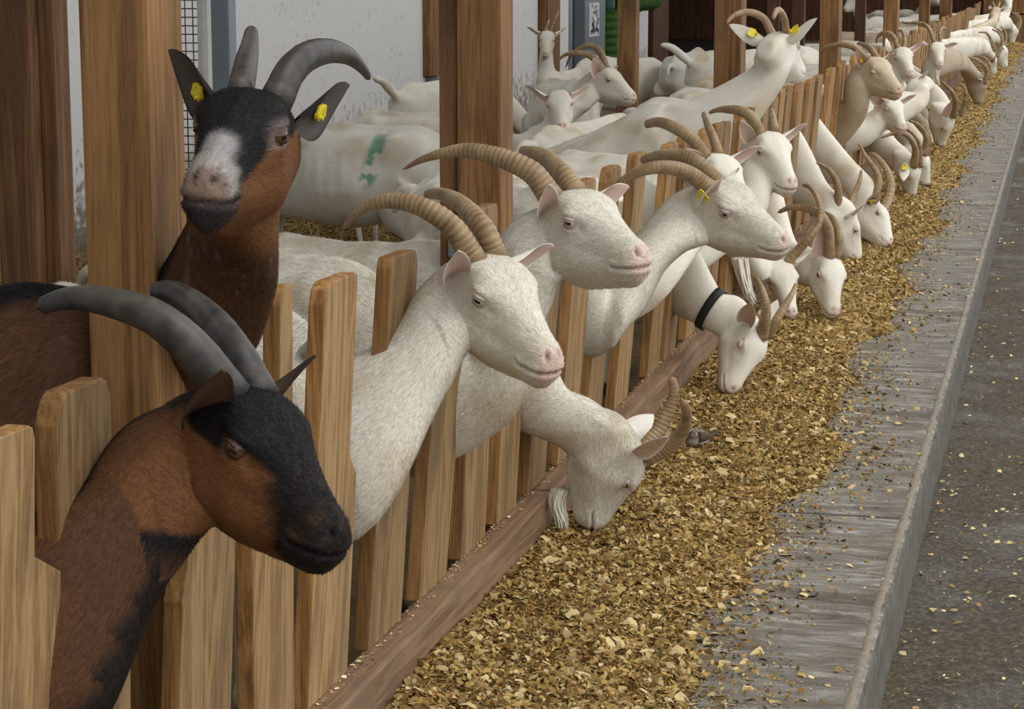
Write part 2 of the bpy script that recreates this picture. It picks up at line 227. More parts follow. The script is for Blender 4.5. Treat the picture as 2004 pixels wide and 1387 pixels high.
DATA = r'''{"G1":{"head":{"o":[0.1357,2.561,0.8699],"R":[[0.7811,0.4402,0.443],[-0.394,0.8977,-0.1974],[-0.4845,-0.0203,0.8745]],"s":1.0068},"horns":{"R":[[0.1508,2.5237,0.8876],[0.1322,2.5096,0.921],[0.1094,2.501,0.9491],[0.0764,2.4975,0.9733],[0.0375,2.4986,0.9857],[-0.0088,2.5045,0.9922],[-0.0515,2.5115,0.9896],[-0.0914,2.5178,0.9761]],"L":[[0.1771,2.57,0.8783],[0.1589,2.5712,0.9101],[0.1203,2.6015,0.943],[0.0704,2.6487,0.9639],[0.0196,2.6962,0.9741],[-0.0263,2.7336,0.9685]]},"hr":{"R":[0.031,0.01],"L":[0.027,0.012]},"ears":{"R":[0.2022,2.4076,0.9201],"L":[0.2058,2.7474,0.8815]},"neck":[[[0.0699,2.5419,0.7627],0.088],[[0.0125,2.4835,0.677],0.088],[[-0.0306,2.4267,0.5805],0.1]],"slot":2.41,"s":1.0},"G2":{"head":{"o":[0.0859,2.8632,1.2108],"R":[[0.0567,0.9877,0.1456],[-0.9771,0.0848,-0.1953],[-0.2053,-0.1312,0.9699]],"s":1.0091},"horns":{"R":[[0.0663,2.8374,1.2352],[0.0479,2.9073,1.2667],[0.0131,3.0152,1.2874],[-0.0163,3.1005,1.3038]],"L":[[0.1202,2.8428,1.2308],[0.1303,2.8595,1.2592],[0.1415,2.9002,1.2785],[0.1539,2.9559,1.2835],[0.1636,3.0135,1.2743],[0.1671,3.0637,1.2555],[0.1672,3.0994,1.2376]]},"hr":{"R":[0.022,0.012],"L":[0.027,0.005]},"ears":{"R":[-0.0766,2.9105,1.2838],"L":[0.1788,2.9906,1.2322]},"neck":[[[0.0612,2.8577,1.0898],0.078],[[0.012,2.9207,0.9947],0.08],[[-0.0512,2.9793,0.8948],0.088],[[-0.0949,3.0337,0.7445],0.11]],"slot":3.1,"xf":0.0,"s":1.06,"pitch":0.5,"nbr":0.085,"fwd":[0.95,0.3]},"G3":{"head":{"o":[0.1222,3.8544,0.8719],"R":[[0.7089,0.6223,0.332],[-0.5222,0.7795,-0.346],[-0.4741,0.0719,0.8775]],"s":1.0508},"horns":{"R":[[0.1263,3.8113,0.8903],[0.1061,3.7948,0.9306],[0.0761,3.7869,0.9584],[0.0319,3.7881,0.9784],[-0.014,3.7968,0.9828],[-0.059,3.8099,0.9738],[-0.0975,3.8256,0.9495],[-0.1235,3.8403,0.9216]],"L":[[0.1594,3.8534,0.8926],[0.1458,3.8506,0.9253],[0.1124,3.8784,0.9532],[0.0694,3.9291,0.9714],[0.0189,3.9894,0.9775],[-0.0219,4.0363,0.9699]]},"hr":{"R":[0.027,0.004],"L":[0.024,0.008]},"ears":{"R":[0.1479,3.6726,0.9038],"L":[0.2385,4.0316,0.8739]},"neck":[[[0.0714,3.844,0.7662],0.085],[[0.0174,3.7694,0.6673],0.092],[[-0.0152,3.6988,0.5616],0.1]],"slot":3.67,"s":1.0},"G4":{"head":{"o":[0.1665,4.3635,0.9291],"R":[[0.7869,0.6047,0.1231],[-0.5779,0.7921,-0.1967],[-0.2164,0.0836,0.9727]],"s":1.0229},"horns":{"R":[[0.1544,4.3218,0.949],[0.1249,4.316,0.9882],[0.0816,4.3147,1.0111],[0.0308,4.3212,1.025],[-0.0209,4.3338,1.0313],[-0.0751,4.3493,1.0227],[-0.1257,4.3651,1.0067],[-0.1696,4.3784,0.9845]],"L":[[0.1985,4.3666,0.9519],[0.1622,4.3994,0.9857],[0.0995,4.4967,1.0068],[0.0337,4.5946,1.0072]]},"hr":{"R":[0.028,0.003],"L":[0.024,0.014]},"ears":{"R":[0.1927,4.1868,0.9733],"L":[0.288,4.5302,0.9403]},"neck":[[[0.1189,4.3469,0.8229],0.085],[[0.0737,4.3335,0.7014],0.085],[[0.0297,4.3135,0.5426],0.085],[[-0.0108,4.2999,0.4138],0.09]],"slot":4.33,"xf":-0.07,"s":1.0},"G5":{"head":{"o":[0.2267,5.8741,0.8166],"R":[[0.8879,0.3714,0.2715],[-0.2408,0.8781,-0.4135],[-0.3919,0.3017,0.8691]],"s":1.0607},"horns":{"R":[[0.2382,5.8291,0.8242],[0.2019,5.7948,0.8566],[0.1606,5.7692,0.873],[0.1127,5.7523,0.8748],[0.0725,5.7467,0.8635],[0.0378,5.7481,0.8422],[0.0091,5.7539,0.8191],[-0.0173,5.7613,0.7985]],"L":[[0.2611,5.8769,0.834],[0.2259,5.8587,0.872],[0.1824,5.8674,0.8952],[0.1283,5.8975,0.8985],[0.0702,5.9462,0.8864],[0.0351,5.9827,0.8699]]},"hr":{"R":[0.026,0.008],"L":[0.023,0.01]},"ears":{"R":[0.3045,5.7151,0.846],"L":[0.3021,6.0758,0.8407]},"neck":[[[0.1831,5.8774,0.7238],0.085],[[0.0954,5.7857,0.6348],0.09],[[0.0309,5.6926,0.5072],0.092],[[-0.0132,5.6075,0.3953],0.1]],"slot":5.6,"s":1.03,"fwd":[0.52,-0.85]},"G6":{"head":{"o":[0.2109,4.9888,0.3038],"R":[[-0.2685,-0.3318,0.9043],[0.2012,0.8988,0.3895],[-0.942,0.2865,-0.1746]],"s":0.9387},"horns":{"R":[[0.2566,4.9838,0.2688],[0.2995,4.9731,0.2954],[0.3312,4.9398,0.3358],[0.351,4.8888,0.388],[0.3504,4.8397,0.4309]],"L":[[0.2363,5.0267,0.2832],[0.2618,5.0471,0.3199],[0.2821,5.0538,0.3667],[0.2942,5.0518,0.4084],[0.2873,5.0465,0.446]]},"hr":{"R":[0.021,0.009],"L":[0.021,0.009]},"ears":{"R":[0.3134,4.8635,0.3339],"L":[0.2205,5.1651,0.3216]},"neck":[[[0.1525,4.9647,0.2735],0.075],[[0.0813,4.951,0.3403],0.075],[[0.0115,4.9322,0.3774],0.08],[[-0.0571,4.9094,0.3907],0.09]],"slot":4.95,"beard":[[0.0342,4.999,0.1721],[0.0239,4.9898,0.136],[0.0378,4.9845,0.0879],[0.0253,4.9742,0.0482]],"s":0.95},"G7":{"head":{"o":[0.0851,6.8866,0.8094],"R":[[0.6513,0.6919,0.3116],[-0.6124,0.7218,-0.3225],[-0.448,0.0193,0.8938]],"s":0.9594},"horns":{"R":[[0.068,6.8437,0.8282],[0.0391,6.829,0.8688],[-0.0031,6.8369,0.8946],[-0.0539,6.8662,0.9125],[-0.0912,6.8914,0.915],[-0.1288,6.9173,0.9045]],"L":[[0.1105,6.8826,0.8339],[0.09,6.9061,0.8752],[0.0595,6.9936,0.9058],[0.0316,7.0941,0.9315]]},"hr":{"R":[0.024,0.013],"L":[0.017,0.009]},"ears":{"L":[0.2388,6.9994,0.8304],"R":[0.0445,6.7112,0.8399]},"neck":[[[0.0935,6.8615,0.6774],0.08],[[0.0552,6.7055,0.597],0.085],[[0.021,6.5428,0.4741],0.09]],"slot":6.45,"beard":[[0.2057,6.7553,0.5076],[0.2207,6.7477,0.445],[0.2381,6.7435,0.398],[0.2614,6.7421,0.3589]],"s":0.98},"G8":{"head":{"o":[0.1693,7.5454,0.8352],"R":[[0.5054,0.8192,0.2711],[-0.7088,0.5733,-0.411],[-0.4921,0.0156,0.8704]],"s":0.992},"horns":{"R":[[0.156,7.5037,0.8553],[0.1361,7.4903,0.8941],[0.0941,7.5004,0.9154],[0.0454,7.5327,0.9178],[0.0044,7.5697,0.9132],[-0.0313,7.6058,0.8998]],"L":[[0.2061,7.5354,0.8574],[0.1945,7.5806,0.8857],[0.1692,7.7482,0.9046]]},"hr":{"R":[0.024,0.005],"L":[0.018,0.008]},"ears":{"R":[0.1169,7.38,0.8839],"L":[0.3087,7.6801,0.8562]},"neck":[[[0.1406,7.5231,0.6995],0.08],[[0.1318,7.4091,0.6054],0.085],[[0.1159,7.2907,0.4969],0.09]],"slot":7.2,"s":0.98},"G9":{"head":{"o":[0.0615,8.6456,1.1371],"R":[[0.3429,-0.9335,0.1052],[0.8221,0.3523,0.4472],[-0.4545,-0.0669,0.8882]],"s":0.988},"horns":{"L":[[0.0407,8.6802,1.1537],[0.0168,8.6724,1.1973],[-0.019,8.6377,1.2215],[-0.056,8.5873,1.2262],[-0.0875,8.5313,1.2116],[-0.1042,8.4864,1.1853]],"R":[[0.1026,8.6651,1.1546],[0.1015,8.6174,1.199],[0.0956,8.5315,1.232],[0.086,8.4824,1.2328],[0.0867,8.3894,1.2079]]},"hr":{"R":[0.018,0.009],"L":[0.018,0.007]},"ears":{"L":[-0.1209,8.6546,1.1731],"R":[0.2356,8.6,1.2002]},"neck":[[[0.058,8.6405,1.0463],0.075],[[0.0123,8.6537,0.9459],0.085],[[-0.0476,8.6631,0.8446],0.1]],"slot":8.62,"xf":-0.16,"tags":"LR","s":1.0,"pitch":0.3},"G10":{"head":{"o":[0.244,6.9261,0.2722],"R":[[-0.1611,0.5019,0.8498],[-0.5099,0.6949,-0.5071],[-0.845,-0.515,0.144]],"s":0.9036},"horns":{"R":[[0.2635,6.8861,0.2585],[0.2784,6.8497,0.3189],[0.2749,6.8444,0.3653],[0.2587,6.8638,0.4059],[0.2381,6.8921,0.434]],"L":[[0.2851,6.9218,0.2536],[0.3084,6.9101,0.2993],[0.3284,6.9395,0.3368],[0.3422,6.997,0.3653],[0.3471,7.0623,0.3895]]},"hr":{"R":[0.026,0.004],"L":[0.018,0.006]},"ears":{"R":[0.2383,6.7827,0.3568],"L":[0.2923,7.0329,0.3366]},"neck":[[[0.1518,6.9534,0.2866],0.075],[[0.0767,6.9525,0.3206],0.075],[[-0.0056,6.9453,0.3303],0.082]],"slot":7.0,"collar":1,"s":0.95},"G11":{"head":{"o":[0.2925,8.6257,0.2834],"R":[[0.2456,0.8378,0.4876],[-0.6256,0.5212,-0.5805],[-0.7405,-0.1625,0.6521]],"s":0.9619},"horns":{"R":[[0.3004,8.5881,0.3028],[0.2965,8.5657,0.3917],[0.2631,8.5683,0.4486],[0.2013,8.5828,0.4714],[0.1427,8.6059,0.4695],[0.0895,8.6339,0.4449]],"L":[[0.3299,8.6122,0.3007],[0.3354,8.6,0.3628],[0.3162,8.6421,0.4077],[0.2838,8.6996,0.4309],[0.2476,8.7546,0.4362]]},"hr":{"R":[0.028,0.007],"L":[0.024,0.008]},"ears":{"R":[0.2808,8.5791,0.4078]},"neck":[[[0.1956,8.6824,0.2306],0.08],[[0.0797,8.8755,0.2643],0.085],[[-0.0294,9.067,0.28],0.09]],"slot":9.3,"s":0.92,"pitch":0.12},"G11a":{"head":{"o":[0.1202,8.4776,0.2796],"R":[[0.283,0.9535,0.104],[-0.6165,0.2639,-0.7418],[-0.7347,0.1458,0.6625]],"s":0.9111},"horns":{"L":[[0.1665,8.4561,0.2892],[0.2287,8.4498,0.3615],[0.2678,8.4751,0.4192],[0.2714,8.5042,0.4657],[0.2542,8.5435,0.5148],[0.219,8.585,0.5537],[0.1866,8.6061,0.5589]]},"hr":{"L":[0.022,0.008]},"ears":{"L":[0.2478,8.5948,0.3044]},"neck":[[[0.0497,8.4748,0.253],0.08],[[-0.0095,8.3204,0.3108],0.085],[[-0.0644,8.16,0.3294],0.09]],"slot":8.1,"s":0.9},"G12":{"head":{"o":[0.1901,10.3233,0.2752],"R":[[0.4189,-0.404,0.8132],[0.251,0.9122,0.3239],[-0.8726,0.0684,0.4835]],"s":0.9418},"horns":{"R":[[0.191,10.2996,0.2472],[0.1696,10.284,0.3082],[0.1681,10.2526,0.3948],[0.1358,10.2038,0.4697],[0.0969,10.1631,0.5031],[0.0755,10.1423,0.5138]],"L":[[0.2089,10.3564,0.2656],[0.233,10.3818,0.3479],[0.2537,10.3984,0.4069],[0.2603,10.4158,0.4608]]},"hr":{"R":[0.024,0.006],"L":[0.02,0.006]},"ears":{"R":[0.3082,10.2069,0.3198]},"neck":[[[0.1766,10.3235,0.2562],0.08],[[0.068,10.316,0.3383],0.085],[[-0.029,10.3115,0.4205],0.09]],"slot":10.35,"s":1.0},"G13":{"head":{"o":[0.267,11.049,0.2359],"R":[[0.5297,0.2596,0.8074],[-0.5635,0.8193,0.1062],[-0.6339,-0.5112,0.5803]],"s":0.9568},"horns":{"L":[[0.303,11.0537,0.1806],[0.3361,11.0926,0.2415],[0.3466,11.1574,0.3201],[0.3136,11.2279,0.3954],[0.2555,11.2927,0.4534],[0.2171,11.3164,0.4637]],"R":[[0.259,11.0128,0.2477],[0.2921,11.0394,0.3351],[0.276,11.061,0.3965],[0.2293,11.0857,0.4571],[0.1816,11.1153,0.5305]]},"hr":{"R":[0.026,0.005],"L":[0.026,0.01]},"ears":{"R":[0.308,10.8824,0.3076]},"neck":[[[0.2189,11.0576,0.2805],0.08],[[0.1087,11.1189,0.3877],0.085],[[0.0108,11.1788,0.4707],0.09]],"slot":11.25,"tags":"R","s":1.0},"G14":{"head":{"o":[0.1406,12.0498,0.9087],"R":[[0.7039,0.6572,0.2696],[-0.548,0.7439,-0.3825],[-0.4519,0.1214,0.8838]],"s":1.078},"horns":{"R":[[0.1246,11.9998,0.9218],[0.0767,11.9734,0.9713],[0.0221,11.9712,0.9872],[-0.034,11.9869,0.9862],[-0.0855,12.0134,0.9685],[-0.1207,12.0419,0.9343]],"L":[[0.1862,12.0457,0.9179],[0.1505,12.0663,0.9632],[0.097,12.1718,0.9838],[0.0624,12.2487,0.9865]]},"hr":{"R":[0.022,0.005],"L":[0.02,0.008]},"ears":{"R":[0.0966,11.872,0.9723],"L":[0.2708,12.2224,0.9284]},"neck":[[[0.0907,12.0591,0.7739],0.085],[[0.0586,12.0945,0.6197],0.088],[[0.0247,12.1242,0.4363],0.1]],"slot":12.2,"col":"cream","tags":"R","s":1.02},"G15":{"head":{"o":[0.1921,12.8517,0.6521],"R":[[0.4728,0.8267,0.3051],[-0.7209,0.562,-0.4056],[-0.5068,-0.0282,0.8616]],"s":0.9504},"horns":{},"hr":{},"ears":{"L":[0.3506,12.9546,0.6641],"R":[0.1095,12.6876,0.6699]},"neck":[[[0.1387,12.839,0.53],0.085],[[0.0493,12.7817,0.459],0.09],[[-0.0294,12.7191,0.345],0.1]],"slot":12.75,"s":0.95},"G16":{"head":{"o":[0.1422,14.3505,0.8876],"R":[[0.3881,0.9157,0.1044],[-0.7719,0.3848,-0.506],[-0.5035,0.1158,0.8562]],"s":0.9751},"horns":{"R":[[0.1282,14.3127,0.9059],[0.108,14.3039,0.9576],[0.0739,14.32,0.9827],[0.0329,14.349,0.9816],[-0.0023,14.3932,0.9541],[-0.0119,14.4458,0.9133]],"L":[[0.172,14.3304,0.9057],[0.1721,14.3532,0.9566],[0.1479,14.4527,0.9925],[0.1168,14.5253,0.9902]]},"hr":{"R":[0.022,0.006],"L":[0.016,0.006]},"ears":{"R":[0.0471,14.4298,0.9436],"L":[0.2989,14.4586,0.9154]},"neck":[[[0.1149,14.3418,0.7395],0.08],[[0.0971,14.2846,0.6122],0.085],[[0.0826,14.2283,0.4854],0.09]],"slot":14.2,"s":0.98},"G17":{"head":{"o":[0.1865,17.8007,0.8085],"R":[[0.1901,0.9759,0.1071],[-0.8482,0.2182,-0.4827],[-0.4944,0.001,0.8692]],"s":0.9936},"horns":{"R":[[0.1667,17.7654,0.829],[0.1407,17.7628,0.9006],[0.0941,17.7853,0.9516],[0.028,17.8201,0.9623],[-0.0559,17.882,0.9603],[-0.0991,17.9208,0.9712]],"L":[[0.2177,17.7761,0.8251],[0.2108,17.7952,0.8843],[0.2246,17.8853,0.9219],[0.2593,17.9928,0.9112]]},"hr":{"R":[0.022,0.005],"L":[0.016,0.008]},"ears":{"R":[0.075,17.912,0.8116],"L":[0.3555,17.8978,0.7942]},"neck":[[[0.1428,17.8157,0.6228],0.08],[[0.0998,17.9351,0.4957],0.085],[[0.0554,18.0574,0.3868],0.09]],"slot":18.2,"beard":[[0.2085,17.6425,0.6071],[0.207,17.6321,0.5519],[0.2301,17.622,0.4651]],"s":1.0},"G18":{"head":{"o":[0.3232,13.8741,0.7361],"R":[[-0.5617,-0.7272,-0.3945],[0.6918,-0.6744,0.2582],[-0.4538,-0.1279,0.8819]],"s":0.8134},"horns":{},"hr":{},"ears":{"L":[0.3658,13.7811,0.7708]},"neck":[[[0.2949,13.837,0.6548],0.08],[[0.2844,13.697,0.5844],0.085],[[0.2432,13.5413,0.4696],0.09]],"slot":13.4,"s":0.9},"G19":{"head":{"o":[0.3069,13.3065,0.2718],"R":[[0.174,0.5298,0.8301],[0.2029,0.8056,-0.5567],[-0.9636,0.2652,0.0327]],"s":0.9181},"horns":{"R":[[0.3256,13.2733,0.2464],[0.3354,13.2218,0.3267],[0.3127,13.1737,0.3904],[0.2697,13.1315,0.4318],[0.2129,13.0933,0.4365],[0.1418,13.063,0.4105]],"L":[[0.3534,13.3096,0.2439],[0.3541,13.2373,0.3652],[0.3169,13.2285,0.4256],[0.2699,13.2474,0.4536]]},"hr":{"R":[0.026,0.007],"L":[0.022,0.007]},"ears":{"R":[0.2718,13.1851,0.1437]},"neck":[[[0.2456,13.3831,0.2507],0.085],[[0.1422,13.5188,0.3147],0.09],[[0.0241,13.64,0.3185],0.1]],"slot":13.8,"tags":"R","s":1.0},"G20":{"head":{"o":[0.3034,14.1352,0.2579],"R":[[0.3752,0.1485,0.915],[0.118,0.9714,-0.206],[-0.9194,0.1852,0.347]],"s":0.9108},"horns":{"R":[[0.3351,14.1075,0.2462],[0.3481,14.0547,0.3342],[0.3296,14.0168,0.391],[0.2894,13.983,0.4341],[0.2368,13.9581,0.4572]],"L":[[0.3516,14.1536,0.2428],[0.363,14.134,0.3189],[0.3446,14.1406,0.3825],[0.2965,14.1744,0.4277]]},"hr":{"R":[0.024,0.008],"L":[0.02,0.008]},"ears":{"R":[0.3815,14.0022,0.2748]},"neck":[[[0.2682,14.1983,0.2636],0.085],[[0.1749,14.3408,0.3653],0.09],[[0.0812,14.4777,0.4366],0.1]],"slot":14.6,"s":1.0},"G21":{"head":{"o":[0.3329,17.0772,0.3087],"R":[[-0.0308,0.4187,0.9076],[0.2989,0.8703,-0.3914],[-0.9538,0.2592,-0.1519]],"s":1.0871},"horns":{"R":[[0.3733,17.0518,0.2963],[0.3893,16.9689,0.3864],[0.3678,16.8864,0.4673],[0.3162,16.8218,0.5309],[0.2862,16.8035,0.558]],"L":[[0.4237,17.1073,0.3091],[0.457,17.0376,0.4218],[0.4556,17.0191,0.4843],[0.4316,17.0174,0.5224],[0.3939,17.0193,0.5141]]},"hr":{"R":[0.03,0.01],"L":[0.026,0.008]},"ears":{"R":[0.3601,16.9438,0.3913]},"neck":[[[0.2993,17.1639,0.2841],0.085],[[0.1976,17.325,0.4096],0.1],[[0.088,17.4775,0.4985],0.11]],"slot":17.6,"s":1.0},"G21b":{"head":{"o":[0.1266,17.4861,0.1276],"R":[[0.5265,-0.7368,0.4242],[0.5737,0.6761,0.4623],[-0.6274,0.0,0.7787]],"s":0.95},"horns":{"R":[[0.1465,17.4854,0.1297],[0.1731,17.4559,0.2118],[0.1789,17.3751,0.2962],[0.1543,17.3023,0.3475]],"L":[[0.1595,17.5312,0.1307],[0.2029,17.5538,0.2097],[0.2163,17.5434,0.2982],[0.1916,17.5214,0.3707]]},"hr":{"R":[0.02,0.008],"L":[0.02,0.006]},"ears":{},"neck":[[[0.1202,17.4482,0.1637],0.08],[[0.0518,17.2398,0.2753],0.085],[[-0.0328,17.0235,0.3654],0.09]],"slot":16.9,"hcol":"dark","s":0.95},"G23":{"head":{"o":[0.3855,22.6267,0.3266],"R":[[0.1192,-0.1011,0.9877],[0.2342,0.9696,0.071],[-0.9649,0.2228,0.1393]],"s":1.0945},"horns":{"R":[[0.4203,22.5969,0.2679],[0.4327,22.5548,0.3765],[0.3921,22.498,0.4492],[0.3136,22.4203,0.502],[0.236,22.3561,0.5238]],"L":[[0.4516,22.6659,0.3056],[0.4576,22.6576,0.4229],[0.4049,22.647,0.504],[0.3344,22.6428,0.5187]]},"hr":{"R":[0.024,0.008],"L":[0.02,0.008]},"ears":{"R":[0.3614,22.4108,0.2866]},"neck":[[[0.2813,22.4941,0.3472],0.1],[[0.1827,21.7975,0.5107],0.11],[[0.0947,21.09,0.6],0.12]],"slot":20.5,"col":"beige","s":1.05},"G24":{"head":{"o":[0.4034,24.7521,0.4717],"R":[[0.3227,-0.1419,0.9358],[0.3249,0.9452,0.0313],[-0.889,0.2939,0.3511]],"s":0.9229},"horns":{"R":[[0.4247,24.7202,0.4007],[0.4434,24.6868,0.5126],[0.4089,24.6375,0.6021],[0.3532,24.5816,0.6912],[0.2682,24.5239,0.7032]],"L":[[0.4755,24.7859,0.4484],[0.5136,24.7835,0.5982],[0.4777,24.7795,0.6864],[0.3998,24.7771,0.7301]]},"hr":{"R":[0.024,0.008],"L":[0.022,0.008]},"ears":{},"neck":[[[0.3657,24.6132,0.4705],0.09],[[0.2988,23.8161,0.5797],0.1],[[0.224,23.0114,0.658],0.11]],"slot":22.3,"s":1.0},"G25":{"head":{"o":[0.4521,26.844,0.4943],"R":[[0.3468,-0.5435,0.7644],[0.33,0.8336,0.443],[-0.878,0.0986,0.4684]],"s":1.0656},"horns":{"R":[[0.4572,26.8288,0.4782],[0.4659,26.789,0.5871],[0.4358,26.7124,0.6605],[0.3841,26.633,0.692]],"L":[[0.4911,26.8895,0.4764],[0.5039,26.9196,0.5834],[0.4772,26.9149,0.6672],[0.4348,26.9028,0.7032]]},"hr":{"R":[0.022,0.008],"L":[0.02,0.008]},"ears":{"R":[0.4514,26.6411,0.4548]},"neck":[[[0.402,26.6506,0.5135],0.09],[[0.3389,25.7432,0.6406],0.1],[[0.2828,24.8323,0.7389],0.11]],"slot":24.0,"s":1.0},"G26":{"head":{"o":[0.5078,32.1076,0.5727],"R":[[-0.0008,-0.3921,0.9199],[0.1878,0.9035,0.3853],[-0.9822,0.1731,0.0729]],"s":0.9182},"horns":{"R":[[0.5227,32.0936,0.5488],[0.5401,32.068,0.6563],[0.5104,32.0107,0.7285],[0.4477,31.9345,0.7651]],"L":[[0.5498,32.1464,0.5476],[0.5737,32.1775,0.6397],[0.5346,32.1794,0.7393],[0.4775,32.1667,0.7678]]},"hr":{"R":[0.022,0.008],"L":[0.02,0.008]},"ears":{},"neck":[[[0.4226,31.8573,0.5544],0.09],[[0.3782,30.7369,0.652],0.1],[[0.3397,29.6136,0.725],0.11]],"slot":28.6,"s":1.0},"G27":{"head":{"o":[0.3491,27.4814,0.9132],"R":[[0.1839,0.9783,0.0949],[-0.8987,0.2065,-0.3869],[-0.3981,-0.0141,0.9172]],"s":0.9393},"horns":{"R":[[0.3392,27.4501,0.9203],[0.3121,27.6646,0.984]],"L":[[0.3871,27.4604,0.9203],[0.3968,27.6777,0.9841]]},"hr":{"R":[0.018,0.01],"L":[0.018,0.01]},"ears":{"R":[0.286,27.5938,0.9298],"L":[0.4557,27.6085,0.9181]},"neck":[[[0.3279,27.3831,0.7937],0.085],[[0.3039,26.9121,0.7141],0.09],[[0.2747,26.4436,0.655],0.1]],"slot":26.0,"col":"cream","s":1.0},"G28":{"head":{"o":[0.4001,31.1692,0.9767],"R":[[0.1681,0.9845,0.0494],[-0.8627,0.1712,-0.4758],[-0.4769,0.0374,0.8782]],"s":0.9616},"horns":{},"hr":{},"ears":{"R":[0.3167,31.2843,0.9923],"L":[0.5224,31.2937,0.979]},"neck":[[[0.3689,31.1169,0.8154],0.085],[[0.3506,30.8906,0.7373],0.09],[[0.312,30.6618,0.6738],0.1]],"slot":30.4,"s":1.0},"B1":{"head":{"o":[-2.498,15.7948,0.94],"R":[[0.1081,0.9816,0.1572],[-0.7751,0.1822,-0.605],[-0.6225,-0.0564,0.7806]],"s":0.9026},"horns":{"R":[[-2.5055,15.7618,0.9453],[-2.4962,15.7873,0.9889],[-2.5142,15.9149,1.0191]],"L":[[-2.4688,15.7685,0.9454],[-2.4444,15.7943,1.0222],[-2.4452,15.9319,1.0822]]},"hr":{"R":[0.015,0.006],"L":[0.015,0.006]},"ears":{"R":[-2.6673,15.8292,0.9572],"L":[-2.3775,15.9063,0.9533]},"neck":[[[-2.5092,15.7966,0.7556],0.075],[[-2.5009,15.7786,0.6451],0.085],[[-2.468,15.7701,0.5531],0.1]],"body":[0.75,1.0,0.0],"s":0.95},"B2":{"head":{"o":[-1.2622,11.6745,0.8519],"R":[[0.8682,0.3106,0.3869],[-0.2689,0.9499,-0.159],[-0.4169,0.034,0.9083]],"s":0.9994},"horns":{"R":[[-1.2419,11.6386,0.8629],[-1.2846,11.6139,0.9232],[-1.3509,11.5966,0.945],[-1.4279,11.5901,0.9364],[-1.4839,11.5905,0.8923]],"L":[[-1.2298,11.6888,0.8745],[-1.2602,11.6975,0.9475],[-1.3051,11.7097,0.9767],[-1.3588,11.7237,0.973],[-1.4274,11.7539,0.9356],[-1.4753,11.8048,0.8586]]},"hr":{"R":[0.024,0.005],"L":[0.022,0.004]},"ears":{"R":[-1.2526,11.5011,0.9172],"L":[-1.1915,11.8636,0.8591]},"neck":[[[-1.3084,11.6656,0.7489],0.085],[[-1.3718,11.6351,0.6675],0.09],[[-1.4486,11.6013,0.5861],0.1]],"body":[-0.45,0.9,0],"s":1.0},"B3":{"head":{"o":[-1.052,9.7547,0.8419],"R":[[0.2491,0.9675,0.0441],[-0.8282,0.2364,-0.5082],[-0.5021,0.09,0.8601]],"s":0.9316},"horns":{},"hr":{},"ears":{"R":[-1.2162,9.7944,0.8609],"L":[-0.923,9.8705,0.8607]},"neck":[[[-1.0759,9.7475,0.6808],0.08],[[-1.123,9.7255,0.6237],0.09],[[-1.188,9.699,0.5666],0.1]],"body":[-1,0.35,0],"s":0.95}}'''
# ------------------------------------------------------------------ goats
# head stations: x, top, (y1,z1), (y2,z2), (y3,z3), bottom   (metres, x towards the muzzle)
HEAD = [(-.055,-.040,.028,-.052,.046,-.085,.030,-.122,-.135),(-.02,-.002,.034,-.015,.054,-.06,.040,-.115,-.142),
(.01,.022,.036,.012,.058,-.038,.044,-.115,-.150),(.04,.036,.040,.026,.057,-.03,.048,-.112,-.156),(.07,.043,.045,.032,.056,-.02,.052,-.108,-.158),
(.097,.043,.047,.030,.059,-.004,.051,-.098,-.156),(.122,.035,.040,.023,.051,-.012,.049,-.093,-.150),(.15,.023,.030,.013,.042,-.022,.042,-.088,-.140),
(.18,.012,.022,.003,.036,-.027,.035,-.082,-.128),(.21,.002,.019,-.008,.032,-.032,.030,-.078,-.116),(.235,-.006,.019,-.015,.031,-.037,.027,-.076,-.106),
(.25,-.013,.018,-.021,.028,-.042,.023,-.074,-.097),(.261,-.022,.014,-.029,.021,-.045,.016,-.070,-.086),(.266,-.036,.005,-.039,.009,-.047,.006,-.060,-.068)]
def head_mesh():
    H = np.array(HEAD); H = catmull(H, 46); V = []; m = 40
    for r in H:
        x, zt, y1, z1, y2, z2, y3, z3, zb = r
        half = catmull([(0, zt), (y1, z1), (y2, z2), (y3, z3), (0, zb)], m//2+1)
        half[:, 0] = np.maximum(half[:, 0], 0); half[0, 0] = half[-1, 0] = 0
        ring = [(x, y, z) for y, z in half]+[(x, -y, z) for y, z in half[-2:0:-1]]
        V += ring
    n = len(H); F = [(i*m+j, i*m+(j+1) % m, (i+1)*m+(j+1) % m, (i+1)*m+j) for i in range(n-1) for j in range(m)]
    V = np.array(V); a = V[:m].mean(0); b = V[-m:].mean(0); V = np.vstack([V, a, b])
    F += [(n*m, (j+1) % m, j) for j in range(m)]+[(n*m+1, (n-1)*m+j, (n-1)*m+(j+1) % m) for j in range(m)]
    return V, F
HV, HF = head_mesh()
def mouth_z(x): return -.067+(x-.2045)*.27+.55*np.minimum(x-.215, 0)**1*(-.6)
